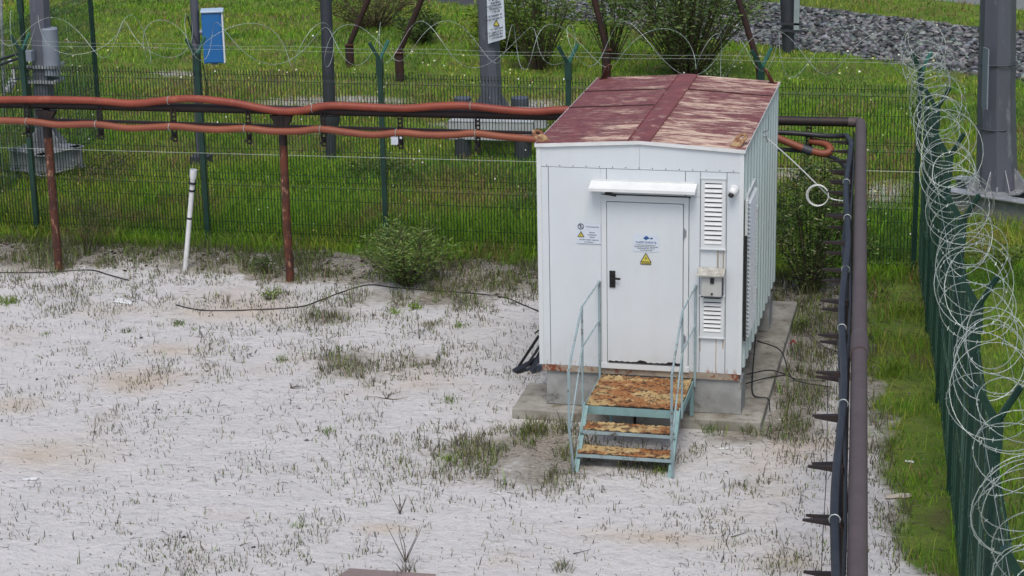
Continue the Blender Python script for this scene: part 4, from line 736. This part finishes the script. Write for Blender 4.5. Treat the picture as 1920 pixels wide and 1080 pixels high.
# white cable with a coil
P = [(CW+.03, 2.05, 3.10), ony(1490, 305, 2.2), ony(1548, 362, 2.3), ony(1560, 373, 2.35), ony(1590, 378, 2.3)]
wc = thing('white_cable', 'white cable with a round spare coil hanging between the cabin wall and the pipe', 'cable', P[0]); MB().tube(smooth_path(P, 6), .0085, 6).build('cable_run', 'white2', wc, True)
C = ony(1533, 367, 2.25); m = MB()
for k, (rr, dx) in enumerate(((.135, 0), (.128, .006), (.14, -.004))): m.tube([C+np.array([rr*math.cos(t*math.pi/14), .01*k, rr*math.sin(t*math.pi/14)])+[dx, 0, 0] for t in range(29)], .006, 6, False)
m.build('coil', 'white2', wc, True)
# ---------------------------------------------------------------- masts
def ngon(mb, a, b, r0, r1, n=8): mb.tube([a, b], [r0, r1], n)
mk = thing('steel_mast', 'thick grey polygonal mast on a steel grillage behind the right fence', 'mast', (5.41, 10.35, 0))
mb = MB(); mb.tube([(5.41, 10.35, .50), (5.33, 10.35, 2.0), (5.27, 10.35, 4.0), (5.1, 10.35, 9)], [.33, .30, .275, .22], 8); mb.build('shaft', 'mast', mk)
mb = MB(); mb.tube([(5.41, 10.35, .47), (5.41, 10.35, .50)], .50, 8); mb.build('base_plate', 'galv', mk)
mb = MB()
for k in range(8):
    a = k*math.pi/4+.39; c_, s_ = math.cos(a), math.sin(a); mb.prism([(5.41+c_*.28, 10.35+s_*.28, .47), (5.41+c_*.5, 10.35+s_*.5, .47), (5.41+c_*.5, 10.35+s_*.5, .55), (5.41+c_*.28, 10.35+s_*.28, .86)], (-s_*.012, c_*.012, 0)); mb.cyl((5.41+math.cos(a+.39)*.43, 10.35+math.sin(a+.39)*.43, .48), (5.41+math.cos(a+.39)*.43, 10.35+math.sin(a+.39)*.43, .6), .018, n=6)
mb.build('gusset', 'galv', mk)
def ibeam(mb, a, b, h, w_):
    a = np.array(a, float); b = np.array(b, float); mb.bar(a, b, .012, h-.03); mb.bar(a+[0, 0, h/2], b+[0, 0, h/2], w_, .018); mb.bar(a-[0, 0, h/2], b-[0, 0, h/2], w_, .018)
dr_ = np.array([.887, -.462, 0]); nr_ = np.array([.462, .887, 0]); ce = np.array([5.45, 10.3, 0])
for s, nm in ((-.42, 'beam'), (.42, 'beam')):
    mb = MB(); ibeam(mb, ce+nr_*s-dr_*1.0+[0, 0, .25], ce+nr_*s+dr_*1.6+[0, 0, .25], .42, .28); mb.build('beam', 'galv', mk)
for s, u_ in ((-.42, -.45), (.42, -.45), (-.42, 1.1), (.42, 1.1)):
    q = ce+nr_*s+dr_*u_; MB().cyl((q[0], q[1], -.1), (q[0], q[1], .02), .14).build('pile', 'mastdark', mk, True)
for u_ in (-.35, .75): q = ce+nr_*.75+dr_*u_; mb = MB(); mb.cyl((q[0], q[1], 0), (q[0], q[1], .42), .15, n=16); o = mb.build('pile', 'rusty', mk, True)
mb = MB(); a = ony(1843, 88, 10.0); b_ = ony(1840, 200, 10.0); mb.prism([a, a+[.08, -.32, .02], b_+[.08, -.32, .02], b_], (.02, .006, 0)); pl_ = mb.build('sign_plate', 'boxgrey', mk); pl_['label'] = 'grey plate seen nearly edge on at the left of the shaft'
for z in (2.55, 1.5): MB().tube([(5.33+.31*math.cos(t*.5236), 10.35+.31*math.sin(t*.5236), z) for t in range(13)], .012, 4, False).build('band', 'mastdark', mk)
# centre mast with sign
cx, cy = float(ony(922, 195, 13.9)[0]), 13.9
mk = thing('steel_mast', 'grey mast with a white notice board standing on a pale grillage behind the back fence', 'mast', (cx, cy, 0))
tp = ony(914, 0, cy); mb = MB(); mb.tube([(cx, cy, .78), (float(tp[0]), cy, float(tp[2])), (float(tp[0])-.1, cy, 6)], [.21, .19, .16], 8); mb.build('shaft', 'mast', mk)
mb = MB()
for k in range(8): a = k*math.pi/4; c_, s_ = math.cos(a), math.sin(a); mb.prism([(cx+c_*.2, cy+s_*.2, .78), (cx+c_*.4, cy+s_*.4, .78), (cx+c_*.2, cy+s_*.2, 1.1)], (-s_*.012, c_*.012, 0))
mb.build('gusset', 'mast', mk); MB().cyl((cx, cy, .74), (cx, cy, .78), .42, n=16).build('base_plate', 'galv', mk)
for yy in (13.3, 14.4): mb = MB(); L_ = ony(842, 230, 13.2)[0]; R__ = ony(1000, 232, 13.2)[0]; ibeam(mb, (L_, yy, .55), (R__, yy, .57), .34, .3); mb.bar((L_, yy-.13, .55), (R__, yy-.13, .57), .02, .32); mb.build('beam', pm('pale_beam', (.42, .45, .47), (.34, .37, .39), .6), mk)
for px, py in ((868, 188), (975, 188)): q = ony(px, py, 14.9); mb = MB(); mb.cyl((q[0], 14.9, 0), (q[0], 14.9, float(ony(px, 183, 14.9)[2])), .17, n=18); mb.build('pile', 'mast', mk, True)
for px in (868, 980): q = ony(px, 262, 13.3); mb = MB(); mb.cyl((q[0], 13.3, -.1), (q[0], 13.3, .4), .16, n=18); mb.build('pile', 'mastdark', mk, True)
a = [ony(911, -60, 13.66), ony(941, -60, 13.60), ony(948, 72, 13.60), ony(915, 82, 13.66)]
sg = MB().prism(a, (0, .01, 0)).build('notice_board', 'signwhite', mk); sg['label'] = 'tall white notice board with lines of dark writing and a small yellow triangle'
ux = (a[1]-a[0]); ux /= np.linalg.norm(ux); uz = a[0]-a[3]; uz /= np.linalg.norm(uz)
def onboard(px, py): q = ony(px, py, 13.62); return q+np.array([0, -.012, 0])
Rm = Matrix(((ux[0], uz[0], 0), (ux[1], uz[1], 0), (ux[2], uz[2], 0))); Rm.col[2] = Rm.col[0].cross(Rm.col[1]); slope = math.atan2(ux[2], ux[0])+.16
def btext(s_, px, py, sz):
    q = onboard(px, py); o = text('lettering', s_, sz, 0, 0, 0, 'ink', mk, rot=(math.pi/2, 0, 0)); o.data.transform(Matrix.Translation(Vector(q)) @ Matrix.Rotation(-.24, 4, 'Y')); sub(o, sg)
for s_, px, py, sz in (('ВЛ 110 кВ', 929, -22, .062), ('ООО', 929, -10, .06), ('"Энерго"', 929, 1, .06), ('филиал', 930, 6, .055), ('Подстанция ПС', 930, 11, .055), ('"Юность"', 931, 17, .062), ('110 кВ', 931, 23, .055), ('Охранная зона', 930, 30, .056), ('Запрещено вести', 931, 36, .054), ('Тел. диспетчера', 932, 61, .055), ('работы без', 932, 66, .055), ('согласия', 933, 71, .05), ('Не влезай', 932, 55, .05)): btext(s_, px, py, sz)
m = MB(); q = onboard(931, 48); m.prism([q+[-.055, 0, 0], q+[.055, 0, 0], q+[0, 0, .11]], (0, .003, 0)); sub(m.build('triangle', 'yellow'), sg); m = MB(); 
for a_, b__ in (((-.055, 0), (.055, 0)), ((.055, 0), (0, .11)), ((0, .11), (-.055, 0))): m.bar(q+[a_[0], -.004, a_[1]], q+[b__[0], -.004, b__[1]], .012, .002, (0, 1, 0))
sub(m.build('triangle_outline', 'ink'), sg)
# dark slim mast
q = ony(620, 300, 12.75); t_ = ony(611, 0, 12.75); d = t_-q; mk = thing('steel_mast', 'plain dark grey mast with a flange collar behind the back fence', 'mast', (q[0], 12.75, 0))
MB().tube([ony(619, 238, 12.75), t_, t_+d*1.2], [.118, .108, .09], 14).build('shaft', 'mastdark', mk, True); fl = ony(620, 225, 12.75)
mb = MB(); mb.tube([ony(620, 250, 12.75), ony(620, 228, 12.75), ony(620, 215, 12.75)], [.10, .17, .18], 14); mb.build('flange', 'mastdark', mk, True); MB().tube([ony(620, 213, 12.75), ony(620, 208, 12.75)], .19, 14).build('flange_ring', 'galv', mk, True); MB().tube([(q[0], 12.75, -.1), ony(620, 240, 12.75)], .10, 14).build('pile', 'mastdark', mk, True)
# pole with blue cabinet
q = ony(377, 300, 11.6); t_ = ony(364, 0, 11.6); d = t_-q; pl = thing('utility_pole', 'slim grey round pole carrying the blue cabinet', 'pole', (q[0], 11.6, 0)); MB().tube([q-d*.12, t_, t_+d], [.085, .075, .06], 12).build('shaft', 'mast', pl, True)
P = path([(352, 30), (360, 60), (374, 90), (366, 118), (364, 140), (380, 158)], 11.48); MB().tube(smooth_path(P), .012, 5).build('cable', 'black', pl); P = path([(380, 118), (384, 140), (388, 160), (388, 185)], 11.5); MB().tube(smooth_path(P), .012, 5).build('cable', 'black', pl)
MB().box(float(q[0])-.16, float(q[0])+.16, 11.45, 11.75, -.1, .28).build('footing', 'mastdark', pl); MB().tube(path([(376, 60), (382, 60)], 11.5), .05, 8).build('clamp', 'galv', pl)
bc = thing('blue_cabinet', 'bright blue metal cabinet with white top and edge hung on the slim grey pole', 'cabinet', ony(398, 120, 11.5))
c0 = ony(382, 118, 11.45); c1_ = ony(413, 20, 11.45); x0, x1, z0, z1 = float(c0[0]), float(c1_[0]), float(ony(398, 119, 11.45)[2]), float(ony(398, 24, 11.45)[2])
MB().box(x0, x1-.02, 11.45, 11.75, z0, z1).build('body', 'blue', bc, bevel=.006); MB().box(x0-.015, x1+.02, 11.41, 11.78, z1-.005, z1+.035).build('lid', pm('pale_blue_lid', (.45, .58, .72), (.40, .52, .66), .4), bc, bevel=.015); MB().box(x1-.019, x1+.008, 11.44, 11.74, z0, z1-.002).build('side_panel', 'white2', bc); MB().box(x0+.02, x1-.05, 11.435, 11.449, z0+.02, z1-.03).build('door', 'blue', bc, bevel=.003); MB().box((x0+x1)/2-.06, (x0+x1)/2+.06, 11.5, 11.65, z0-.035, z0).build('gland', 'boxgrey', bc); bc.rotation_euler.z = .33
# left mast
q = ony(88, 300, 10.4); t_ = ony(74, 0, 10.4); d = t_-q; mk = thing('steel_mast', 'grey faceted mast with a rounded tank box near the upper left corner', 'mast', (q[0], 10.4, 0))
MB().tube([q, t_, t_+d], [.20, .185, .16], 8).build('shaft', 'mast', mk); a = ony(98, 140, 10.35); b_ = ony(92, 52, 10.35)
mb = MB(); mb.tube([a, a*.02+b_*.98, b_], [.15, .15, .13], 18); mb.build('tank_box', 'boxgrey', mk, True)
for px, py, w_ in ((85, 122, .33), (85, 150, .32)):
    c_ = ony(px, py, 10.4); mb = MB(); mb.bar(c_+[-.28, -.2, 0], c_+[.26, -.2, 0], .05, .05); mb.bar(c_+[-.28, .2, 0], c_+[.26, .2, 0], .05, .05); mb.bar(c_+[.26, -.2, 0], c_+[.26, .2, 0], .05, .05); mb.build('clamp', 'galv', mk)
c_ = ony(55, 105, 10.1); mb = MB(); mb.box(c_[0]-.06, c_[0]+.06, 10.05, 10.2, c_[2]-.09, c_[2]+.09); mb.build('small_bracket', 'boxgrey', mk)
ce = np.array([float(q[0])+.0, 10.4, 0]); z0 = .44
mb = MB(); mb.tube([ce+[0, 0, z0+.19], ce+[0, 0, z0+.22]], .46, 4); mb.build('base_plate', 'galv', mk)
for k in range(4):
    a = math.radians(-27+90*k); u_ = np.array([math.cos(a), math.sin(a), 0]); v_ = np.array([-u_[1], u_[0], 0]); mb = MB(); ibeam(mb, ce+u_*.38-v_*.5+[0, 0, z0], ce+u_*.38+v_*.5+[0, 0, z0], .36, .18); mb.build('beam', 'galv', mk)
    mb = MB(); mb.prism([ce+u_*.16+[0, 0, z0+.2], ce+u_*.5+[0, 0, z0+.2], ce+u_*.16+[0, 0, z0+.6]], v_*.012); mb.build('gusset', 'galv', mk)
for s in (-1, 1): q2 = ce+np.array([.2*s, .1*s, 0]); MB().cyl((q2[0], q2[1], -.1), (q2[0], q2[1], z0-.2), .12).build('pile', 'mastdark', mk, True)
# far mast on the right
q = ony(1478, 100, 25.); t_ = ony(1476, 0, 25.); d = t_-q; mk = thing('steel_mast', 'short looking grey mast in front of the riprap above the cabin roof', 'mast', (q[0], 25., 0)); MB().tube([q-[0, 0, .1], t_, t_+d*2], [.13, .17, .16], 12).build('shaft', 'mastdark', mk, True)
a = ony(1488, 58, 24.8); b_ = ony(1500, -30, 24.8); MB().box(float(a[0]), float(b_[0])-.0, 24.78, 24.83, float(a[2]), float(b_[2])).build('side_board', pm('pale_board', (.30, .37, .40), (.25, .31, .34)), mk)
for py in (58, 45): c_ = ony(1482, py, 24.8); MB().bar(c_+[-.28, 0, 0], c_+[.28, 0, 0], .04, .05).build('clamp', 'mastdark', mk)
# rusty struts on piles
def strut(base, top, bt, label, W=.2):
    Yb = float(onz(*base)[1]); b0 = ony(*base, Yb); c_ = ony(*top, Yb); t = thing('rusty_strut', label, 'strut', (b0[0], Yb, 0), 'leaning rusty struts in the field')
    MB().tube([b0-[0, 0, .1], c_], W/2, 14).build('pile', 'rustdark', t, True); MB().cyl(c_, c_+[0, 0, .015], W/2+.03, n=14).build('cap', 'rusty', t)
    e = ony(*bt, Yb); d = e-c_; MB().tube([c_, e+d*.8], .065, 10).build('strut', 'rustdark', t, True)
strut((656, 126), (655, 84), (690, 0), 'left of the two leaning rusty struts beside the dark slim mast'); strut((750, 150), (748, 99), (790, 0), 'right of the two leaning rusty struts left of the notice board mast')
strut((1137, 150), (1137, 94), (1115, 0), 'rusty strut leaning left on a pile just behind the roof left corner'); strut((1426, 160), (1424, 128), (1385, 0), 'rusty strut leaning left behind the roof right corner', .16)
q = ony(1220, 62, 26.6); t_ = ony(1219, 0, 26.6); po = MB().tube([q-[0, 0, .1], t_+[0, 0, 1.5]], .075, 10).build('steel_post', 'rustdark', None, True); tag(po, 'upright dark rusty post among the bushes above the roof ridge', 'post')
# thin pole far left, marker pipe, sign
q = ony(10, 240, 16.); t_ = ony(2, 0, 16.); d = t_-q; tag(MB().tube([q-d*.2, t_, t_+d*.5], .035, 8).build('thin_pole', 'galv', None, True), 'thin pale pole at the far left edge', 'pole')
mp = thing('marker_pipe', 'white pipe marker with dark bands leaning beside the back fence', 'marker', onz(347, 508)); Ym = float(onz(347, 508)[1])
a = ony(347, 508, Ym); b_ = ony(362, 330, Ym); c_ = ony(363, 318, Ym); d = (b_-a)/np.linalg.norm(b_-a)
MB().tube([a-d*.05, b_], .038, 14).build('tube', 'plastic', mp, True); MB().tube([b_-d*.06, b_-d*.0, c_-d*.02, c_], [.040, .054, .056, .056], 14).build('cap', 'plastic', mp, True)
for py, r_ in ((343, .060), (357, .050), (409, .041)): q = ony(347+(508-py)*.0842, py, Ym); MB().tube([q-d*.014, q+d*.014], r_, 14, True).build('band', 'black', mp)
q = ony(745, 262, 6.84); tag(MB().box(float(q[0])-.10, float(q[0])+.10, 6.83, 6.84, float(q[2])-.08, float(q[2])+.1).build('small_plate', 'signwhite', None), 'small blank white plate wired to the back fence below the conduit', 'plate')
# corner post fittings at the upper left: tubes and an insulator
tb = thing('guy_tubes', 'two dark tubes reaching the left fence post from outside the picture', 'tubes', ony(45, 95, 7.3)); 
for dy in (0, 9): MB().tube([ony(-60, 132+dy*1.2, 7.6), ony(44, 97+dy, 7.2)], .022, 8).build('tube', 'hose', tb, True)
MB().tube([ony(18, 111, 7.45), ony(20, 119, 7.45)], .035, 8).build('clamp', 'plastic', tb)
ins = thing('insulator', 'grey insulator hanging on a double bracket at the far left', 'insulator', ony(18, 150, 10)); MB().tube([ony(24, 130, 10), ony(26, 148, 10)], .025, 8).build('rod', 'plastic', ins, True); 
for k in range(4): MB().tube([ony(24-k*2.2, 149+k*6, 10), ony(22-k*2.2, 154+k*6, 10)], [.075, .05], 12).build('shed', 'plastic', ins, True)
mb = MB(); mb.bar(ony(20, 129, 10), ony(62, 128, 10.2), .03, .03); mb.bar(ony(24, 148, 10), ony(62, 146, 10.2), .03, .03); mb.build('arm', 'mastdark', ins)
# ---------------------------------------------------------------- hoses, junk and litter
def ground_line(px, r, z=0.0): return [np.array([*onz(a, b)[:2], 0])+[0, 0, hz(*onz(a, b)[:2])+r+z] for a, b in px]
P = ground_line([(330, 572), (360, 580), (400, 583), (480, 582), (560, 577), (600, 565), (640, 548), (690, 535), (740, 540), (800, 545), (850, 548), (900, 552), (950, 560), (985, 574), (1012, 585), (1040, 590)], .005)
tag(MB().tube(smooth_path(P, 6), .012, 6).build('ground_hose', 'black', None, True), 'long black hose running across the sand to the cabin left side', 'hose')
P = ground_line([(-20, 513), (60, 513), (110, 510), (170, 508), (205, 517), (242, 527)], .012); tag(MB().tube(smooth_path(P, 6), .009, 6).build('ground_hose', 'black', None, True), 'short black hose lying past the foot of the left rusty post', 'hose')
cb = thing('loose_cables', 'loose black cables lying over the right slab with a red end', 'cable', (2.7, 1.8, .13))
for L_ in ([(2.35, 1.3, .2), (2.6, 1.5, .2), (2.75, 1.65, .12), (2.95, 1.7, .03), (3.3, 1.75, .02)], [(2.38, 2.2, .35), (2.7, 2.0, .3), (2.85, 1.7, .08), (3.0, 1.6, .03), (3.4, 1.5, .02)], [(2.39, 1.9, .5), (2.42, 1.3, .2), (2.5, .7, .145), (2.68, .62, .14), (2.72, .5, .03)], [(2.38, .95, .2), (2.6, 1.35, .15), (2.85, 1.6, .12)]): MB().tube(smooth_path(L_, 6), .008, 6).build('cable', 'black', cb, True)
q = onz(1485, 645, .05); mb = MB(); mb.tube([q+[-.03, 0, 0], q+[.02, .01, .05], q+[.05, -.05, .02]], .014, 6); mb.build('red_end', pm('red_tape', (.34, .03, .03)), cb)
jk = thing('scrap_pile', 'dark rubber strips and grey sheet heaped against the cabin left side', 'scrap', (-.35, .9, 0))
def jp(px, py, z): q = onz(px, py, z); return q
for nm, L_, w_, h_, mt in (('strip', (jp(972, 688, .03), jp(1010, 630, .45)), .05, .03, 'black'), ('strip', (jp(985, 690, .03), jp(1018, 640, .4)), .09, .03, 'hose'), ('strip', (jp(965, 696, .03), jp(1015, 670, .12)), .10, .03, 'hose'), ('strip', (jp(985, 690, .05), jp(1018, 675, .10)), .03, .02, 'galv'), ('strip', (jp(995, 694, .03), jp(1019, 655, .3)), .16, .02, 'mastdark'), ('strip', (jp(1003, 625, .5), jp(1012, 618, .56)), .02, .02, 'black')): MB().bar(*L_, w_, h_).build(nm, mt, jk)
for px, py, nm, lab, ct, sz in ((231, 567, 'plastic_scrap', 'torn white plastic scrap on the sand at upper left', 'litter', .13), (57, 899, 'paper_scrap', 'small white paper scrap on bare sand near the left edge', 'litter', .07), (1684, 933, 'pale_rag', 'crumpled pale rag on the sand between the pipe and the right fence', 'rag', .11), (1356, 840, 'paper_scrap', 'small white scrap lying right of the stairs', 'litter', .05), (1705, 865, 'paper_scrap', 'tiny white scrap in the grass by the right fence', 'litter', .04), (1465, 787, 'paper_scrap', 'tiny white scrap right of the long slab', 'litter', .03), (115, 748, 'paper_scrap', 'flat white speck of paper on bare sand left of centre', 'litter', .03), (315, 722, 'paper_scrap', 'small curled scrap on bare sand below the hose', 'litter', .03)):
    n = 9; c_ = onz(px, py); xs = np.linspace(-1, 1, n); XX, YY = np.meshgrid(xs, xs); sd = random.randint(0, 99); ZZ = .25*np.abs(fbm(XX*2+sd, YY*2, sd)-.35)*2; ed = 1+.5*(fbm(XX*2, YY*2+sd, sd+3)-.5)
    V = np.stack([XX*ed*sz*1.2, YY*ed*sz*.6+XX*sz*.3*(1 if sd % 2 else -1), ZZ*sz], 2).reshape(-1, 3); I = (np.arange(n-1)[:, None]*n+np.arange(n-1)[None]).ravel(); o = npmesh(nm, V, np.stack([I, I+1, I+n+1, I+n], 1), 'plastic' if nm != 'pale_rag' else pm('rag_cloth', (.5, .47, .40), (.38, .3, .24), .9), None, None, 4, True)
    md = o.modifiers.new('thick', 'SOLIDIFY'); md.thickness = .003; o.location = (c_[0], c_[1], hz(c_[0], c_[1])+.006); tag(o, lab, ct)
# branching dead twigs lying on the sand
for px, py, s, lab in ((725, 748, .28, 'pale forked dead twig lying on the open sand in the centre'), (1075, 1040, .2, 'dark curved stick on sand below the stairs'), (760, 1055, .4, 'dead upright branched twig beside the broken slab'), (450, 1025, .12, 'short dark bent stick near the bottom left'), (545, 728, .16, 'single bare stick on sand left of the forked twig'), (750, 965, .22, 'forked dead stalk standing in the lower middle'), (1370, 1008, .25, 'thin curved stick on sand below the stairs right side')):
    c_ = onz(px, py); m = MB(); upr = 'upright' in lab or 'standing' in lab; o0 = np.array([c_[0], c_[1], hz(c_[0], c_[1])+.008])
    for k in range(5 if 'fork' in lab or 'branch' in lab else 1):
        a = random.uniform(0, 3.1) if k else .3; p = [o0]; 
        for j_ in range(4): a += random.gauss(0, .35); st_ = s/4; p.append(p[-1]+(np.array([math.cos(a)*st_*.5, .05*st_, st_]) if upr else np.array([math.cos(a)*st_, math.sin(a)*st_, random.uniform(0, .006)])))
        m.tube(p, list(np.linspace(.006, .002, 5)), 5)
    tag(m.build('dead_twig', 'stem', None, True), lab, 'twig')
# hose-like roots right of the cabin
rt = [(2.75, 3.9, .02), (2.95, 3.5, .05), (3.2, 3.0, .04), (3.5, 2.75, .05), (3.9, 2.55, .02)]
tag(MB().tube(smooth_path(rt, 5), .009, 5).build('bare_branch', 'stem', None, True), 'long bare branch on the brown soil between the cabin and the pipe', 'branch')
